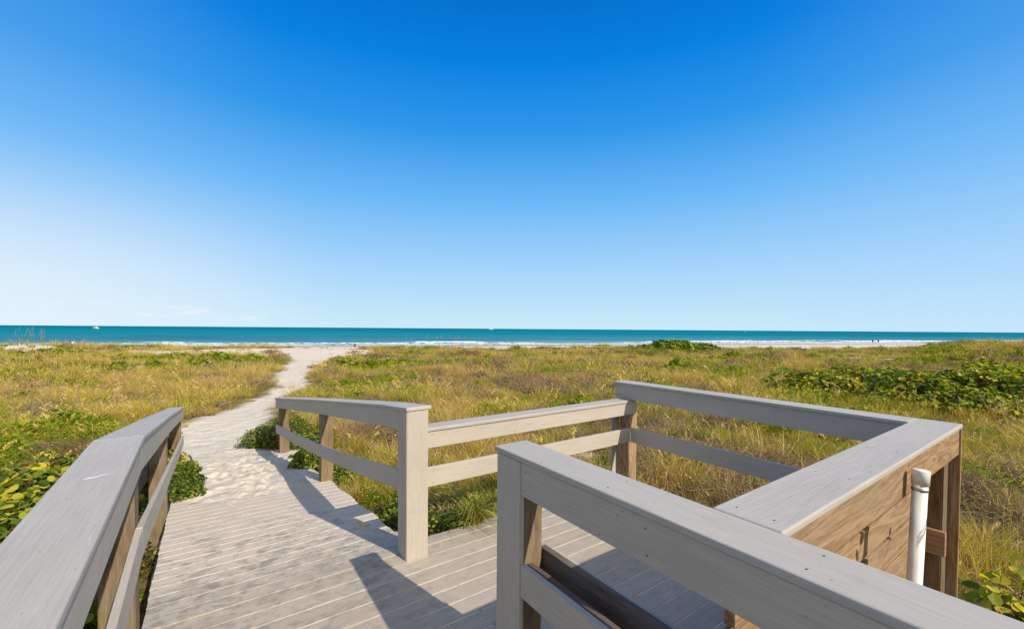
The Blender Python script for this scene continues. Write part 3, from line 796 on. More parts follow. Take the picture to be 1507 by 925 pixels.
def scatter(name, pts, label, cat):
    """pts: list of (x,y,z,idx,scale,rz,tint,tilt)"""
    a = np.array(pts, dtype=np.float32)
    me = bpy.data.meshes.new(name)
    me.vertices.add(len(a)); me.vertices.foreach_set('co', a[:, :3].ravel())
    def at(n, t, d, key='value'):
        x = me.attributes.new(n, t, 'POINT'); x.data.foreach_set(key, d)
    at('kind_id', 'INT', a[:, 3].astype(np.int32))
    at('size', 'FLOAT', np.ascontiguousarray(a[:, 4]))
    rot = np.stack([a[:, 7]*np.cos(a[:, 5]*3), a[:, 7]*np.sin(a[:, 5]*3), a[:, 5]], 1).astype(np.float32)
    at('turn', 'FLOAT_VECTOR', rot.ravel(), 'vector')
    at('tint', 'FLOAT', np.ascontiguousarray(a[:, 6]))
    o = bpy.data.objects.new(name, me); COL.objects.link(o)
    ng = bpy.data.node_groups.new(name+' scatter', 'GeometryNodeTree')
    ng.interface.new_socket('Geometry', in_out='INPUT', socket_type='NodeSocketGeometry')
    ng.interface.new_socket('Geometry', in_out='OUTPUT', socket_type='NodeSocketGeometry')
    nn = ng.nodes; L = ng.links
    gi = nn.new('NodeGroupInput'); go = nn.new('NodeGroupOutput')
    ci = nn.new('GeometryNodeCollectionInfo'); ci.inputs['Collection'].default_value = proto_col
    ci.inputs['Separate Children'].default_value = True; ci.inputs['Reset Children'].default_value = True
    ip = nn.new('GeometryNodeInstanceOnPoints'); ip.inputs['Pick Instance'].default_value = True
    def na(n, t):
        x = nn.new('GeometryNodeInputNamedAttribute'); x.data_type = t; x.inputs['Name'].default_value = n; return x.outputs['Attribute']
    L.new(gi.outputs[0], ip.inputs['Points']); L.new(ci.outputs[0], ip.inputs['Instance'])
    L.new(na('kind_id', 'INT'), ip.inputs['Instance Index'])
    e2r = nn.new('FunctionNodeEulerToRotation'); L.new(na('turn', 'FLOAT_VECTOR'), e2r.inputs[0]); L.new(e2r.outputs[0], ip.inputs['Rotation'])
    L.new(na('size', 'FLOAT'), ip.inputs['Scale']); L.new(ip.outputs[0], go.inputs[0])
    md = o.modifiers.new('scatter', 'NODES'); md.node_group = ng
    tag(o, label, cat, kind='stuff')
    return o

# areas the big shrubs will fill
SHRUBS = [  # x, y, radius
    (10.2, 14.9, 1.2), (11.9, 15.4, 1.5), (13.6, 15.0, 1.5), (12.3, 13.7, 1.1)]
def patch(x, y):
    a = nz(x, y, 0.23, 12.0); b = nz(x, y, 0.7, 15.0); return a*0.65+b*0.35
def drymap(x, y): return nz(x, y, 0.17, 31.0)*0.6+nz(x, y, 0.6, 37.0)*0.4
def clump(x, y, cell, seed):
    """distance to, and id of, the nearest of the jittered bunch centres"""
    ix, iy = math.floor(x/cell), math.floor(y/cell); best = 9e9; bid = 0.0
    for i in (ix-1, ix, ix+1):
        for j in (iy-1, iy, iy+1):
            h = math.sin(i*127.1+j*311.7+seed)*43758.5453; h -= math.floor(h)
            g = math.sin(i*269.5+j*183.3+seed)*43758.5453; g -= math.floor(g)
            d = math.hypot(x-(i+h)*cell, y-(j+g)*cell)
            if d < best: best = d; bid = (h*7.13+g*3.77) % 1.0
    return best/cell, bid
gp = []; cp = []; wp = []
def try_point(x, y, dist, ids_g, ids_c, ids_d, sc):
    if in_deck(x, y, 0.02): return
    cy = crest_y(x)
    if y > cy+6: return
    pd = path_dist(x, y) if (-34 < x < 0.5 and y < 62) else 9.0
    u = -SB*x+CB*y; v = CB*x+SB*y
    if pd < -0.02+0.25*RNG.uniform()+0.45*nz(x, y, 0.9, 4.0)+0.25*nz(x, y, 2.6, 14.0) and RNG.uniform() > 0.012: return
    if 4.5 < u < 10.8 and -1.6 < v < 1.9 and pd < 0.35: return
    b = bare(x, y)
    if b > 0.03*RNG.normal(): 
        if RNG.uniform() > 0.10: return
    if y > cy+1 and RNG.uniform() < (y-cy)/6: return
    z = height(x, y)
    if 3 < u < 10 and -2.4 < v < 2.2 : z = max(z, drift_z(v, u)) if abs(v-0.3) < 1.3 else z
    pa_ = patch(x, y); dr_ = drymap(x, y) + 0.45*math.exp(-((x-5.7)**2+(y-4.7)**2)/1.3)
    tint = 0.51 + 1.05*pa_ + 0.5*nz(x, y, 2.2, 44.0) + 0.12*RNG.normal()
    if dist > 24: tint -= 0.03
    cell = 0.75 if dist < 16 else (1.2 if dist < 30 else 2.2)
    cd_, cid = clump(x, y, cell, 3.0); cd2, cid2 = clump(x, y, cell*2.7, 8.0)
    if cd_ > 0.55 and RNG.uniform() < 0.45: return
    tint += (cid-0.5)*0.34 + (cid2-0.5)*0.26
    rz = RNG.uniform(0, 6.283); s = sc*(1.28-0.75*cd_)*(0.82+0.42*cid2)*RNG.uniform(0.65, 1.25)*(1+0.7*nz(x, y, 0.45, 21.0)+0.5*nz(x, y, 1.1, 23.0))
    edge = 1 - 0.45*(1-sstep(0.1, 1.0, pd))
    s *= edge
    tint = min(1, max(0, tint))
    r = RNG.uniform()
    if (pa_ < -0.17 and r < min(0.7, (-pa_-0.17)*5)) or (cid > 0.90 and r < 0.5):
        cp.append((x, y, z, ids_c[RNG.integers(len(ids_c))], s*1.05, rz, RNG.uniform(0.1, 0.9), 0.0))
        if RNG.uniform() < 0.5: gp.append((x, y, z, ids_g[RNG.integers(len(ids_g))], s*0.8, rz, max(0, tint-0.1), RNG.uniform(0, 0.2)))
    elif (dr_ > 0.10 and r < min(0.6, (dr_-0.10)*5)) or (cid < 0.12 and r < 0.7):
        wp.append((x, y, z, ids_d[RNG.integers(len(ids_d))], s*1.3, rz, RNG.uniform(0.2, 0.7), RNG.uniform(0, 0.3)))
    else:
        gp.append((x, y, z, ids_g[RNG.integers(len(ids_g))], s, rz, tint, RNG.uniform(0, 0.25)))
def fill(r0, r1, dens, idg, idc, idd, sc, amax=57):
    area = R(2*amax)/2*(r1*r1-r0*r0); n = int(area*dens)
    for _ in range(n):
        r = math.sqrt(RNG.uniform(r0*r0, r1*r1)); a = RNG.uniform(-R(amax), R(amax))
        try_point(r*math.sin(a), r*math.cos(a), r, idg, idc, idd, sc)
fill(0.8, 7.0, 46, G_NEAR+[G_SPIKY], C_NEAR, D_NEAR, 0.86, 66)
fill(7.0, 14, 34, G_NEAR+G_MID, C_NEAR+C_MID, D_NEAR, 0.90)
fill(14, 26, 17, G_MID+[G_SPIKY], C_MID, D_NEAR+D_FAR, 1.0)
fill(26, 48, 6.5, G_MID+G_FAR, C_FAR, D_FAR, 1.08)
fill(48, 95, 2.6, G_FAR, C_FAR, D_FAR, 1.15)
scatter('dune_grass', gp, 'golden and olive dune grass covering the ground down to the beach', 'grass')
scatter('ground_cover', cp, 'low green leafy ground cover in patches among the dune grass', 'ground cover')
scatter('dry_weeds', wp, 'tangled dry brown weeds scattered through the dune grass', 'weeds')
print('scatter', len(gp), len(cp), len(wp))

# ------------------------------------------------------------------ individual plants
def ground_at(x, y):
    v = CB*x+SB*y; u = -SB*x+CB*y
    z = height(x, y)
    if 4.6 < u < 10.8 and -2.4 < v < 2.2: z = max(z, drift_z(v, u))
    return z
def stems_mesh(segs, rad):
    """segs: list of (p0,p1) -> thin three-sided prisms"""
    V = []; Q = []
    for p0, p1, r in segs:
        d = (p1-p0)
        if d.length < 1e-5: continue
        a = d.orthogonal().normalized(); b = d.normalized().cross(a); o = len(V)
        for p, rr in ((p0, r), (p1, r*0.65)):
            for k in range(4):
                t = k*math.pi/2; V.append(tuple(p+a*math.cos(t)*rr+b*math.sin(t)*rr))
        for k in range(4): Q.append((o+k, o+(k+1) % 4, o+4+(k+1) % 4, o+4+k))
    return np_mesh('stem', V, np.array(Q), smooth=True)
def shrub(name, label, blobs, n, lsize, cat='shrub', group=None, colbias=0.0, red=0.02, dens_in=0.30, long=1.0, twr=0.006, mat=None, up=0.9):
    """blobs: (x,y,rx,ry,h) mounds. leaves on the shell, some inside; woody stems below"""
    cx = sum(b[0] for b in blobs)/len(blobs); cy_ = sum(b[1] for b in blobs)/len(blobs)
    base = Vector((cx, cy_, ground_at(cx, cy_)))
    root = empty(name, base, label, cat, group)
    V = []; T = []; C = []; TP = []; segs = []
    tot = sum(b[2]*b[3] for b in blobs)
    for (bx, by, rx, ry, h) in blobs:
        k = int(n*rx*ry/tot)
        zg = ground_at(bx, by)
        tips = []
        for _ in range(k):
            th = RNG.uniform(0, 2*math.pi); ct = RNG.uniform(0, 1)**0.8; st = math.sqrt(1-ct*ct)
            rr = 1.0 if RNG.uniform() > dens_in else RNG.uniform(0.5, 1)
            nrm = Vector((st*math.cos(th), st*math.sin(th), ct))
            wob = 1 + 0.30*noise.noise(Vector((bx+nrm.x*1.9, by+nrm.y*1.9, nrm.z*1.9+h))) + 0.16*noise.noise(Vector((bx+nrm.x*6, by+nrm.y*6, nrm.z*6)))
            rr *= wob*RNG.uniform(0.90, 1.07)
            p = Vector((bx+nrm.x*rx*rr, by+nrm.y*ry*rr, zg+nrm.z*h*rr))
            ln = (nrm*0.9 + Vector((RNG.normal()*0.6, RNG.normal()*0.6, up*0.55+RNG.normal()*0.3)))
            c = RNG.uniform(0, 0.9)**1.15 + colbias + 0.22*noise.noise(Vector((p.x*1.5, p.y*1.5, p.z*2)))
            if rr < 0.85: c -= 0.3  # shade inside the mound, put into the colour of inner leaves
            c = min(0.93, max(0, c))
            if RNG.uniform() < red: c = RNG.uniform(0.94, 1.0)
            add_leaf(V, T, C, TP, p-base, ln, lsize*RNG.uniform(0.6, 1.25), c, long)
            if RNG.uniform() < 0.25: tips.append((p-base, nrm))
        for (tp, nrm) in tips:
            q = Vector((bx+RNG.normal()*rx*0.3, by+RNG.normal()*ry*0.3, zg-0.03))-base
            mid = q.lerp(tp, 0.6)+Vector((0, 0, -0.06))*h
            if len(segs) < 2600:
                segs.append((q, mid, twr)); segs.append((mid, tp, twr*0.6))
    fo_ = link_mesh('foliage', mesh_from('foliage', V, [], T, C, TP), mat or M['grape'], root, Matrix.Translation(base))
    link_mesh('stems', stems_mesh(segs, twr), M['twig'], root, Matrix.Translation(base))
    return root

# broad leaved shrub band at the right
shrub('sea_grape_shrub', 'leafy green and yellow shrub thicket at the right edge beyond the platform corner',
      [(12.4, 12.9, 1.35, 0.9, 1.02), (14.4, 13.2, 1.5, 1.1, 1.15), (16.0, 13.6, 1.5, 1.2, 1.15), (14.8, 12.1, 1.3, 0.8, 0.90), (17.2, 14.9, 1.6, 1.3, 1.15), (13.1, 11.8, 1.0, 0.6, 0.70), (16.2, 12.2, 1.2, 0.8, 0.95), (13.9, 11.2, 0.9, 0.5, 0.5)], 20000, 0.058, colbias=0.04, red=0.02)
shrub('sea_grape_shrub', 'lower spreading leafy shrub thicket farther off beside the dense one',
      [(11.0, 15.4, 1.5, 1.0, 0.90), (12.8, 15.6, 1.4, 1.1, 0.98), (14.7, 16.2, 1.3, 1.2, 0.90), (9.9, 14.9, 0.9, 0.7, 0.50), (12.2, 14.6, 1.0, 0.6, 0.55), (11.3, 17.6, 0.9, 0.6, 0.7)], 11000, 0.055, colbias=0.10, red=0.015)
# shrub on the crest
shrub('sea_grape_shrub', 'green leafy shrub on the dune crest against the sea', [(19.2, 50.0, 2.6, 1.3, 1.05), (22.3, 49.6, 2.2, 1.2, 0.75), (16.8, 50.4, 1.6, 1.0, 0.6)], 2600, 0.15, colbias=-0.05, red=0.0)
# big leaved vine left of the railing
shrub('sea_grape_shrub', 'round leaved yellow-green creeping plant left of the near railing',
      [(-5.25, 4.55, 0.65, 0.60, 0.50), (-4.75, 3.95, 0.60, 0.6, 0.45), (-5.9, 5.2, 0.65, 0.5, 0.45), (-4.9, 5.3, 0.50, 0.5, 0.40), (-5.5, 6.1, 0.7, 0.5, 0.40), (-6.3, 4.7, 0.6, 0.5, 0.45), (-5.6, 3.8, 0.6, 0.5, 0.5)], 5600, 0.042, colbias=0.03, red=0.03, twr=0.005)
shrub('sea_grape_shrub', 'shaded leafy plant growing below the left railing', [(-2.65, 1.65, 0.35, 0.45, 0.40), (-2.95, 1.9, 0.4, 0.4, 0.42), (-3.2, 2.75, 0.3, 0.5, 0.35)], 1000, 0.040, colbias=-0.05, red=0.01)
# bushes along the right side of the ramp
def onv(v, u): p = W(v, u); return p.x, p.y
def small(label, spots, n, ls, **kw):
    return shrub('leafy_bush', label, [(*onv(v, u), r1, r2, h) for (v, u, r1, r2, h) in spots], n, ls, group=None, cat='bush', mat=M['bush'], **kw)
small('dark green small leaved bush against the foot of the boxed post', [(1.42, 3.35, 0.26, 0.28, 0.60), (1.38, 3.95, 0.24, 0.30, 0.45), (1.62, 3.10, 0.22, 0.2, 0.60), (1.8, 3.5, 0.3, 0.3, 0.40)], 9000, 0.0105, colbias=0.10, red=0.0, long=1.5, twr=0.003)
small('bright green leafy bush outside the low sunlit railing', [(1.75, 3.22, 0.26, 0.22, 0.55), (2.25, 3.30, 0.28, 0.26, 0.42), (2.75, 3.25, 0.26, 0.22, 0.36)], 7000, 0.0115, colbias=0.28, red=0.0, long=1.5, twr=0.003)
small('green bush spilling onto the sand at the far post of the sloping railing', [(1.0, 8.75, 0.42, 0.42, 0.42), (0.65, 9.1, 0.32, 0.36, 0.33), (1.4, 8.3, 0.4, 0.45, 0.38), (1.15, 9.6, 0.45, 0.4, 0.38)], 10000, 0.012, colbias=0.16, red=0.0, long=1.5, twr=0.003)
small('low green bush between the two posts of the sloping railing', [(1.20, 7.2, 0.30, 0.55, 0.30), (1.05, 6.6, 0.20, 0.3, 0.24), (1.35, 6.2, 0.25, 0.3, 0.26)], 8000, 0.0115, colbias=0.26, red=0.0, long=1.5, twr=0.003)
small('flat green plant spreading over the sand at the foot of the left railing', [(-0.36, 6.35, 0.22, 0.28, 0.13), (-0.30, 5.95, 0.20, 0.18, 0.12), (-0.42, 7.1, 0.20, 0.28, 0.14), (-0.50, 6.7, 0.16, 0.4, 0.2)], 5000, 0.0105, colbias=0.10, red=0.0, long=1.6, twr=0.003)
small('leafy bush on the far side of the left railing beside the grass', [(-0.95, 5.6, 0.32, 0.6, 0.45), (-0.85, 4.6, 0.25, 0.5, 0.45), (-1.0, 7.2, 0.35, 0.5, 0.35)], 6000, 0.014, colbias=0.05, red=0.01, long=1.4, twr=0.003)
# plants at the right bottom corner
shrub('sea_grape_shrub', 'young plant with glossy green and red-tinged leaves at the bottom right corner', [(3.15, 2.72, 0.26, 0.24, 0.52), (3.48, 2.75, 0.28, 0.24, 0.55), (3.35, 2.45, 0.3, 0.22, 0.42), (3.75, 2.6, 0.25, 0.25, 0.5)], 700, 0.031, colbias=0.32, red=0.14, long=1.35, twr=0.004, up=1.3)
# plant added unseen beyond the frame, its leaves set to throw shadows on planks
def sprig(label, base_vu, leaves):
    bx, by = onv(*base_vu); base = Vector((bx, by, ground_at(bx, by)))
    root = empty('shadow_seedling', base, label, 'plant')
    V = []; T = []; C = []; TP = []; segs = []
    q = Vector((0, 0, -0.05))
    for (v, u, z, s) in leaves:
        p = W(v, u, z)-base
        m_ = Vector((p.x*0.4, p.y*0.4, p.z*0.75)); segs += [(q, m_, 0.006), (m_, p, 0.003)]
        add_leaf(V, T, C, TP, p, Vector((SUN_DIR.x+RNG.normal()*.5, SUN_DIR.y+RNG.normal()*.5, 0.5)), s, RNG.uniform(0.2, 0.8), 1.5)
    link_mesh('foliage', mesh_from('foliage', V, [], T, C, TP), M['grape'], root, Matrix.Translation(base))
    link_mesh('stems', stems_mesh(segs, 0.004), M['twig'], root, Matrix.Translation(base))
sun_v = CB*SUN_DIR.x+SB*SUN_DIR.y; sun_u = -SB*SUN_DIR.x+CB*SUN_DIR.y
lv = []
for (v, z, s, t) in [(2.44, 0.735, 0.022, 0.72), (2.36, 0.700, 0.024, 0.74), (2.47, 0.79, 0.012, 0.70), (2.30, 0.64, 0.016, 0.75), (2.42, 0.67, 0.013, 0.73), (2.78, 0.60, 0.02, 0.76), (2.5, 0.82, 0.009, 0.7)]:
    lv.append((v+sun_v*t, 0.62+sun_u*t, z+SUN_DIR.z*t, s))
sprig('unseen leafy seedling added to cast leaf shadows on the plank-backed railing', (2.15, -0.25), lv)

# arching grass clump hanging over the platform edge
def arch_clump(label, v, u, n, L, w, toward=None, name='grass_clump', mat=None, spread=0.08, lean=(0.3, 1.0)):
    bx, by = onv(v, u); base = Vector((bx, by, ground_at(bx, by)+(0.52 if name == 'grass_clump' and toward is not None else 0.0)))
    V = []; Q = []; T = []; C = []; TP = []
    for _ in range(n):
        a = RNG.uniform(0, 6.283) if toward is None or RNG.uniform() < 0.45 else toward+RNG.normal()*0.6
        r = spread*math.sqrt(RNG.uniform()); p = Vector((r*math.cos(a*3), r*math.sin(a*3), -0.02)); d = Vector((math.cos(a), math.sin(a), 0))
        ang = RNG.uniform(*lean)*0.5; cu = RNG.uniform(0.14, 0.34); l = L*RNG.uniform(0.6, 1.15); ww = w*RNG.uniform(0.6, 1.2); col = RNG.uniform(); S = 8
        side = Vector((-d.y, d.x, 0)); o = len(V)
        for k in range(S+1):
            t = k/S; wk = ww*(1-t**2)*0.5
            if k < S: V += [tuple(p-side*wk), tuple(p+side*wk)]; C += [col]*2; TP += [1]*2
            else: V.append(tuple(p)); C.append(col); TP.append(1)
            p = p+(d*math.sin(ang)+Vector((0, 0, math.cos(ang))))*l/S; ang += cu
        for k in range(S-1): Q.append((o+2*k, o+2*k+1, o+2*k+3, o+2*k+2))
        T.append((o+2*S-2, o+2*S-1, o+2*S))
    me = mesh_from('grass', V, Q, T, C, TP)
    o = link_mesh(name, me, mat or M['lime'], None, Matrix.Translation(base)); tag(o, label, 'grass')
    return o
ta = math.atan2(-CB, SB)
arch_clump('clump of long yellow-green grass blades arching over the platform edge', 1.78, 3.06, 150, 0.62, 0.008, ta)
arch_clump('small straw-coloured grass tuft alone on the sand beside the left railing', -0.62, 8.7, 60, 0.34, 0.004, None, mat=M['oat'], spread=0.12)
arch_clump('dead grass clump right of the plank railing corner', 4.5, 0.9, 260, 0.55, 0.004, None, mat=M['dead'] if False else M['oat'], spread=0.35)

# sea oat stalks standing against the sea
def oats(x, y, n, h, rad, label):
    base = Vector((x, y, ground_at(x, y))); V = []; Q = []; T = []; C = []; TP = []
    for _ in range(n):
        a = RNG.uniform(0, 6.283); r = rad*math.sqrt(RNG.uniform())
        p = Vector((r*math.cos(a), r*math.sin(a)*0.5, 0)); p.z = height(x+p.x, y+p.y)-base.z-0.05
        ln = RNG.normal()*0.12; ang = ln; l = h*RNG.uniform(0.55, 1.1); d = Vector((1, RNG.normal()*0.3, 0)).normalized(); w = 0.011; o = len(V); S = 5; col = RNG.uniform(0, 0.8)
        for k in range(S+1):
            t = k/S
            V += [tuple(p-Vector((w*(1-0.6*t), 0, 0))), tuple(p+Vector((w*(1-0.6*t), 0, 0)))]; C += [col]*2; TP += [1]*2
            if k < S: p = p+(d*math.sin(ang)+Vector((0, 0, math.cos(ang))))*l/S; ang += 0.05*np.sign(ln)
            if k < S: Q.append((o+2*k, o+2*k+1, o+2*k+3, o+2*k+2))
        for k in range(9):
            oo = len(V); c0 = p+Vector((0, 0, 0.03-0.045*k))+Vector((RNG.normal()*0.02, 0, 0)); V += [tuple(c0), tuple(c0+Vector((0.04, 0, -0.03))), tuple(c0+Vector((-0.005, 0, -0.06)))]; T.append((oo, oo+1, oo+2)); C += [0.9]*3; TP += [1]*3
    o = link_mesh('sea_oats', mesh_from('oats', V, Q, T, C, TP), M['oat'], None, Matrix.Translation(base))
    tag(o, label, 'sea oats', kind='stuff'); return o
oats(-47.5, 41.5, 22, 1.7, 1.6, 'tall thin clump of sea oats at the far left dune crest')
oats(-6.5, 46, 26, 1.9, 5.0, 'sparse sea oat stalks on the crest left of the image centre')
oats(4.5, 47, 30, 1.7, 5.0, 'sparse sea oat stalks on the crest at the image centre')
oats(25.0, 50, 26, 1.5, 4.0, 'sea oats on the crest right of the green crest shrub')
oats(40.0, 47, 30, 1.0, 5.0, 'sea oats on the right dune near the two walkers')
oats(55.0, 48, 30, 1.0, 6.0, 'sea oats along the high dune at the right edge')

# single tall dry stalks in the left field
bx, by = -11.2, 9.6
o = oats(bx, by, 12, 0.9, 1.7, 'tall dry seed stalks standing in the grass left of the near railing')

# ================================================================== people, boats
M['skin'] = mat_plain('sun-tanned skin', (0.42, 0.24, 0.16), 0.6, 0.3, 0.08)
M['darkcloth'] = mat_plain('dark clothing', (0.035, 0.03, 0.045), 0.9, 0.1)
M['redcloth'] = mat_plain('red-brown swimwear', (0.20, 0.05, 0.04), 0.9, 0.1)
M['whitecloth'] = mat_plain('white clothing', (0.75, 0.75, 0.75), 0.9, 0.1)
M['hair'] = mat_plain('dark hair', (0.02, 0.015, 0.012), 0.7, 0.2)
def person(x, y, rz, pose, label, top, bottom, group=None):
    z = height(x, y)
    root = empty('person', Vector((x, y, z)), label, 'person', group, rz)
    J = {}
    if pose == 'stand' or pose == 'walk':
        s = 0.22 if pose == 'walk' else 0.05
        P = dict(pelvis=(0, 0, 0.95), waist=(0, 0, 1.08), chest=(0, 0, 1.32), neck=(0, 0.01, 1.48), head0=(0, 0.02, 1.58), head1=(0, 0.03, 1.72),
                 hl=(-0.10, 0, 0.90), kl=(-0.11, s*0.7+0.03, 0.50), al=(-0.11, s*0.9, 0.08), tl=(-0.11, s*0.9+0.16, 0.03),
                 hr=(0.10, 0, 0.90), kr=(0.11, -s*0.4+0.03, 0.50), ar=(0.11, -s*1.1, 0.09), tr=(0.11, -s*1.1+0.16, 0.03),
                 sl=(-0.19, 0, 1.41), el=(-0.25, -0.03-s*0.4, 1.13), wl=(-0.25, 0.08-s*0.5, 0.88), ml=(-0.25, 0.10-s*0.5, 0.79),
                 sr=(0.19, 0, 1.41), er=(0.25, -0.03+s*0.4, 1.13), wr=(0.25, 0.12+s*0.5, 0.89), mr=(0.25, 0.15+s*0.5, 0.80))
    else:   # sitting on the sand, knees raised
        P = dict(pelvis=(0, 0, 0.13), waist=(0, -0.03, 0.27), chest=(0, -0.02, 0.50), neck=(0, 0.02, 0.66), head0=(0, 0.04, 0.76), head1=(0, 0.06, 0.90),
                 hl=(-0.10, 0.04, 0.12), kl=(-0.14, 0.42, 0.48), al=(-0.13, 0.66, 0.09), tl=(-0.13, 0.82, 0.05),
                 hr=(0.10, 0.04, 0.12), kr=(0.14, 0.44, 0.46), ar=(0.13, 0.70, 0.09), tr=(0.13, 0.86, 0.05),
                 sl=(-0.18, 0, 0.59), el=(-0.24, 0.16, 0.38), wl=(-0.14, 0.36, 0.44), ml=(-0.10, 0.43, 0.42),
                 sr=(0.18, 0, 0.59), er=(0.25, -0.12, 0.36), wr=(0.28, -0.20, 0.12), mr=(0.28, -0.24, 0.05))
    rad = dict(pelvis=.155, waist=.135, chest=.165, neck=.058, head0=.09, head1=.085, hl=.10, kl=.062, al=.042, tl=.035, hr=.10, kr=.062, ar=.042, tr=.035,
               sl=.062, el=.042, wl=.03, ml=.035, sr=.062, er=.042, wr=.03, mr=.035)
    E = [('pelvis', 'waist'), ('waist', 'chest'), ('chest', 'neck'), ('neck', 'head0'), ('head0', 'head1'), ('pelvis', 'hl'), ('hl', 'kl'), ('kl', 'al'), ('al', 'tl'),
         ('pelvis', 'hr'), ('hr', 'kr'), ('kr', 'ar'), ('ar', 'tr'), ('chest', 'sl'), ('sl', 'el'), ('el', 'wl'), ('wl', 'ml'), ('chest', 'sr'), ('sr', 'er'), ('er', 'wr'), ('wr', 'mr')]
    names = list(P.keys())
    def skin(nm, keys, scale, mat):
        ks = [k for k in names if k in keys]; me = bpy.data.meshes.new(nm)
        me.from_pydata([P[k] for k in ks], [(ks.index(a), ks.index(b)) for a, b in E if a in ks and b in ks], [])
        o = bpy.data.objects.new(nm, me); COL.objects.link(o); o.parent = root
        o.modifiers.new('skin', 'SKIN'); ly = me.skin_vertices[0].data
        for i, k in enumerate(ks): ly[i].radius = (rad[k]*scale, rad[k]*scale); ly[i].use_root = (i == 0)
        sb = o.modifiers.new('sub', 'SUBSURF'); sb.levels = 1; sb.render_levels = 2
        me.materials.append(mat); return o
    skin('body', names, 1.0, M['skin'])
    skin('shirt', ['pelvis', 'waist', 'chest', 'sl', 'sr', 'el', 'er'][:7], 1.13, top)
    skin('shorts', ['pelvis', 'hl', 'kl', 'hr', 'kr'], 1.14, bottom)
    hb = bmesh.new(); bmesh.ops.create_icosphere(hb, subdivisions=2, radius=0.112)
    for v_ in hb.verts: v_.co = Vector((v_.co.x*0.92, v_.co.y-0.025, v_.co.z+0.03)) + Vector(P['head1'])-Vector((0, 0, .045))
    me = bpy.data.meshes.new('hair'); hb.to_mesh(me); hb.free(); h = bpy.data.objects.new('hair', me); COL.objects.link(h); h.parent = root; me.materials.append(M['hair'])
    return root
def px_ray(px, s):      # x position on the line y-0.3x=s seen at photo column px
    r = (px-753)/620.0; y = s/(1-0.3*r); return r*y, y
x, y = px_ray(1284, 136); person(x, y, 1.9, 'walk', 'left of the two distant walkers in dark clothes at the water edge', M['darkcloth'], M['darkcloth'])
x, y = px_ray(1292.5, 137); person(x, y, 1.9, 'walk', 'right of the two distant walkers in dark clothes at the water edge', M['darkcloth'], M['redcloth'])
x, y = px_ray(94, 126); person(x, y, 0.5, 'stand', 'dark haired person in red-brown clothes by the water at far left', M['redcloth'], M['redcloth'])
x, y = px_ray(106, 127); person(x, y, 0.2, 'stand', 'person in white clothes by the water at far left', M['whitecloth'], M['whitecloth'])
x, y = px_ray(521.5, 125); person(x, y, 0.0, 'sit', 'person in dark clothes sitting on the beach at the end of the sand path', M['darkcloth'], M['darkcloth'])
x, y = px_ray(1029, 134); person(x, y, 1.2, 'sit', 'person in dark clothes sitting on the beach beyond the crest shrub', M['darkcloth'], M['darkcloth'])

M['hull'] = mat_plain('white boat paint', (0.82, 0.82, 0.82), 0.4, 0.4, 0.03, 1)
M['glass'] = mat_plain('dark boat windows', (0.02, 0.03, 0.04), 0.1, 0.6, 0.1, 1)
M['sail'] = mat_plain('white sailcloth', (0.80, 0.80, 0.78), 0.8, 0.2, 0.04, 1)
def loft(name, secs, mat, parent):
    """secs: list of (x, halfwidth_top, halfwidth_bottom, z_top, z_bottom)"""
    V = []; Q = []
    for (x, a, b, zt, zb) in secs: V += [(x, -a, zt), (x, -b, zb), (x, b, zb), (x, a, zt)]
    for i in range(len(secs)-1):
        for k in range(4): Q.append((4*i+k, 4*i+(k+1) % 4, 4*i+4+(k+1) % 4, 4*i+4+k))
    Q.append((0, 3, 2, 1)); n = 4*(len(secs)-1); Q.append((n, n+1, n+2, n+3))
    me = np_mesh(name, V, np.array(Q)); o = bpy.data.objects.new(name, me); COL.objects.link(o); o.parent = parent; me.materials.append(mat); return o
def motorboat(x, y, rz, sc, label):
    r = empty('motor_boat', Vector((x, y, SEA_Z)), label, 'boat', None, rz); r.scale = (sc, sc, sc)
    loft('hull', [(-6, 1.9, 1.5, 1.2, -0.3), (-2, 2.1, 1.6, 1.25, -0.4), (3, 1.8, 1.0, 1.6, -0.3), (5.6, 0.9, 0.3, 2.0, 0.1), (7.0, 0.05, 0.02, 2.3, 1.2)], M['hull'], r)
    loft('cabin', [(-3.4, 1.5, 1.6, 2.8, 1.3), (0.8, 1.4, 1.5, 2.8, 1.4), (2.6, 1.0, 1.3, 1.9, 1.5)], M['hull'], r)
    loft('window_band', [(-3.1, 1.62, 1.66, 2.5, 2.0), (0.9, 1.52, 1.58, 2.5, 2.0)], M['glass'], r)
    loft('flybridge', [(-2.6, 1.1, 1.2, 3.9, 3.7), (0.2, 1.0, 1.1, 3.9, 3.7)], M['hull'], r)
    lathe('radar_mast', [(0.12, 0), (0.06, 2.2), (0, 2.2)], M['hull'], r, (-1.2, 0, 2.8), (-1.2, 0, 5), 8).matrix_basis = Matrix.Translation((-1.2, 0, 2.8))
    return r
def px_sea(px, d): r = (px-753)/620.0; return r*d, d
x, y = px_sea(140, 800); motorboat(x, y, 2.9, 1.05, 'white motor boat on the sea at the far left')
x, y = px_sea(722, 2600); motorboat(x, y, 0.15, 1.9, 'pale ship on the horizon near the image centre')
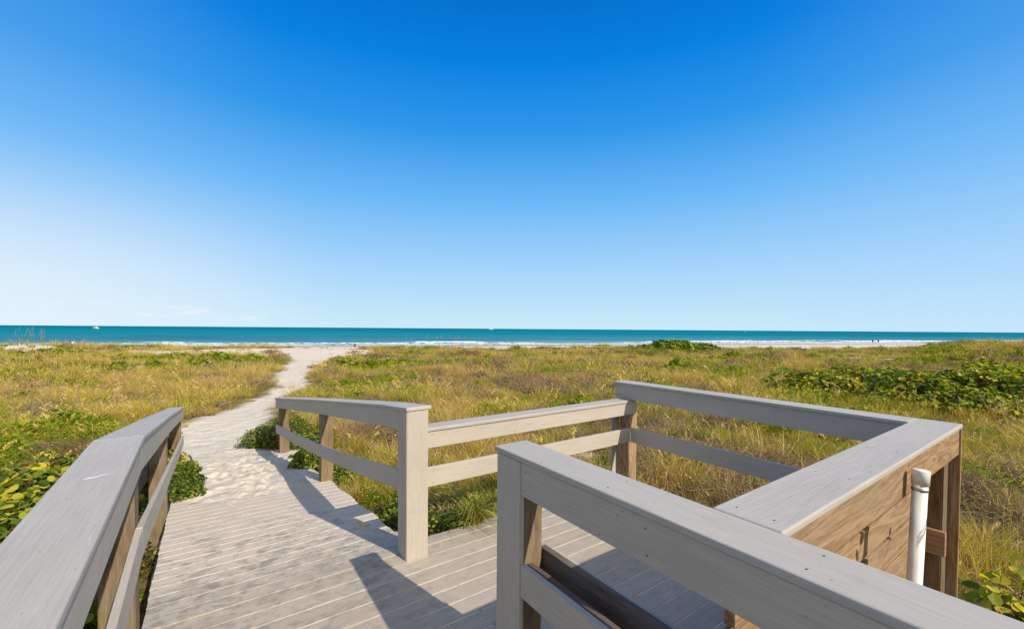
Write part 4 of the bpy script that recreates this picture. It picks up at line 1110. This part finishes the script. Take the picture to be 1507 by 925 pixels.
def sailboat(x, y, rz, sc, label):
    r = empty('sailing_boat', Vector((x, y, SEA_Z)), label, 'boat', None, rz); r.scale = (sc, sc, sc)
    loft('hull', [(-5, 1.2, 0.8, 1.0, 0.0), (0, 1.7, 1.1, 1.0, -0.3), (4, 1.0, 0.4, 1.2, 0.0), (5.8, 0.05, 0.02, 1.4, 0.9)], M['hull'], r)
    lathe('mast', [(0.12, 0), (0.07, 14), (0, 14)], M['hull'], r, (0.5, 0, 0.8), (0.5, 0, 5), 8).matrix_basis = Matrix.Translation((0.5, 0, 0.8))
    for nm, tri in (('main_sail', [(0.3, 0.06, 2.0), (-4.6, 0.5, 2.0), (0.3, 0.06, 14.0)]), ('fore_sail', [(0.9, 0.04, 11.5), (5.5, 0.04, 1.6), (1.2, 0.5, 2.0)])):
        me = np_mesh(nm, tri, np.array([(0, 1, 2)])); o = bpy.data.objects.new(nm, me); COL.objects.link(o); o.parent = r; me.materials.append(M['sail'])
x, y = px_sea(1096, 1500); sailboat(x, y, 1.2, 1.1, 'white sailing boat on the horizon right of centre')

# ================================================================== sky and sun
sun_az = math.atan2(SUN_DIR.x, SUN_DIR.y); sun_el = math.asin(SUN_DIR.z)
world = bpy.data.worlds.new('World'); scene.world = world; world.use_nodes = True
nt = world.node_tree; nt.nodes.clear()
wo = nt.nodes.new('ShaderNodeOutputWorld'); bg = nt.nodes.new('ShaderNodeBackground')
sky = nt.nodes.new('ShaderNodeTexSky'); sky.sky_type = 'NISHITA'; sky.sun_disc = False
sky.sun_elevation = sun_el; sky.sun_rotation = sun_az; sky.altitude = 0; sky.air_density = 1.0; sky.dust_density = 0.6; sky.ozone_density = 2.5
tc = nt.nodes.new('ShaderNodeTexCoord'); sp = nt.nodes.new('ShaderNodeSeparateXYZ'); nt.links.new(tc.outputs['Generated'], sp.inputs[0])
half_sky = mixc(nt, 1.0, sky.outputs[0], (0.10, 0.10, 0.10), 'MULTIPLY')
grad = ramp(nt, sp.outputs['Z'], [(0.0, (0.60, 0.83, 0.97)), (0.02, (0.57, 0.81, 0.97)), (0.133, (0.385, 0.67, 0.98)), (0.283, (0.150, 0.485, 0.94)), (0.415, (0.026, 0.315, 0.84)), (0.526, (0.0, 0.222, 0.76)), (0.61, (0.0, 0.165, 0.63)), (1.0, (0.0, 0.10, 0.42))])
c = mixc(nt, 0.975, half_sky, grad.outputs[0])
haze = math_n(nt, 'MULTIPLY', maprange(nt, sp.outputs['X'], -0.35, -0.85), maprange(nt, sp.outputs['Z'], 0.0, 0.32, 1, 0))
c = mixc(nt, math_n(nt, 'MULTIPLY', haze, 0.90), c, (0.86, 0.93, 0.97))
dv = nt.nodes.new('ShaderNodeVectorMath'); dv.operation = 'DOT_PRODUCT'; nt.links.new(tc.outputs['Generated'], dv.inputs[0]); dv.inputs[1].default_value = SUN_DIR
c = mixc(nt, maprange(nt, dv.outputs['Value'], 0.42, 0.95, 0, 1), c, (1.12, 1.08, 1.0))
c = mixc(nt, math_n(nt, 'MULTIPLY', maprange(nt, sp.outputs['Y'], 0.15, -0.35), 0.62), c, (0.46, 0.50, 0.53))
sx = math_n(nt, 'ABSOLUTE', sp.outputs['X'])
c = mixc(nt, math_n(nt, 'MULTIPLY', maprange(nt, sx, 0.40, 0.80), 0.12), c, (0.42, 0.66, 0.96))
# faint small clouds low over the sea at the left
mp = nt.nodes.new('ShaderNodeMapping'); mp.inputs['Scale'].default_value = (14, 14, 70); nt.links.new(tc.outputs['Generated'], mp.inputs[0])
cn = tex(nt, mp.outputs[0], 1.0, 6, 0.6)
band = math_n(nt, 'MULTIPLY', maprange(nt, sp.outputs['Z'], 0.008, 0.020), maprange(nt, sp.outputs['Z'], 0.028, 0.045, 1, 0))
left = maprange(nt, sp.outputs['X'], -0.30, -0.60)
cf = math_n(nt, 'MULTIPLY', maprange(nt, cn, 0.52, 0.66), math_n(nt, 'MULTIPLY', band, left))
c = mixc(nt, math_n(nt, 'MULTIPLY', cf, 0.6), c, (0.88, 0.92, 0.97))
nt.links.new(c, bg.inputs['Color']); bg.inputs['Strength'].default_value = 1.0
nt.links.new(bg.outputs[0], wo.inputs[0])
sl = bpy.data.lights.new('sun', 'SUN'); sl.energy = 5.0; sl.angle = R(0.53); sl.color = (1.0, 0.90, 0.74)
so = bpy.data.objects.new('sun', sl); COL.objects.link(so)
so.rotation_euler = SUN_DIR.to_track_quat('Z', 'Y').to_euler(); so.location = SUN_DIR*50

# ================================================================== camera
cd = bpy.data.cameras.new('camera'); cam = bpy.data.objects.new('camera', cd); COL.objects.link(cam); scene.camera = cam
PITCH = 1.2
cd.sensor_width = 36; cd.lens = 620/1507*36; cd.clip_start = 0.05; cd.clip_end = 60000
cd.shift_y = (483.5-462.5+620*math.tan(R(PITCH)))/1507
cam.location = (0, 0, CAM_H)
cam.matrix_world = Matrix.Translation((0, 0, CAM_H)) @ Matrix.Rotation(R(90-PITCH), 4, 'X') @ Matrix.Rotation(R(0.42), 4, 'Z')
scene.view_settings.view_transform = 'Standard'; scene.view_settings.look = 'None'; scene.view_settings.exposure = 0; scene.view_settings.gamma = 1
scene.render.resolution_x = 1024; scene.render.resolution_y = 628
scene.cycles.use_denoising = True
scene.cycles.denoiser = 'OPENIMAGEDENOISE'
scene.cycles.denoising_input_passes = 'RGB_ALBEDO_NORMAL'
scene.cycles.denoising_prefilter = 'ACCURATE'
scene.cycles.max_bounces = 6; scene.cycles.transparent_max_bounces = 6
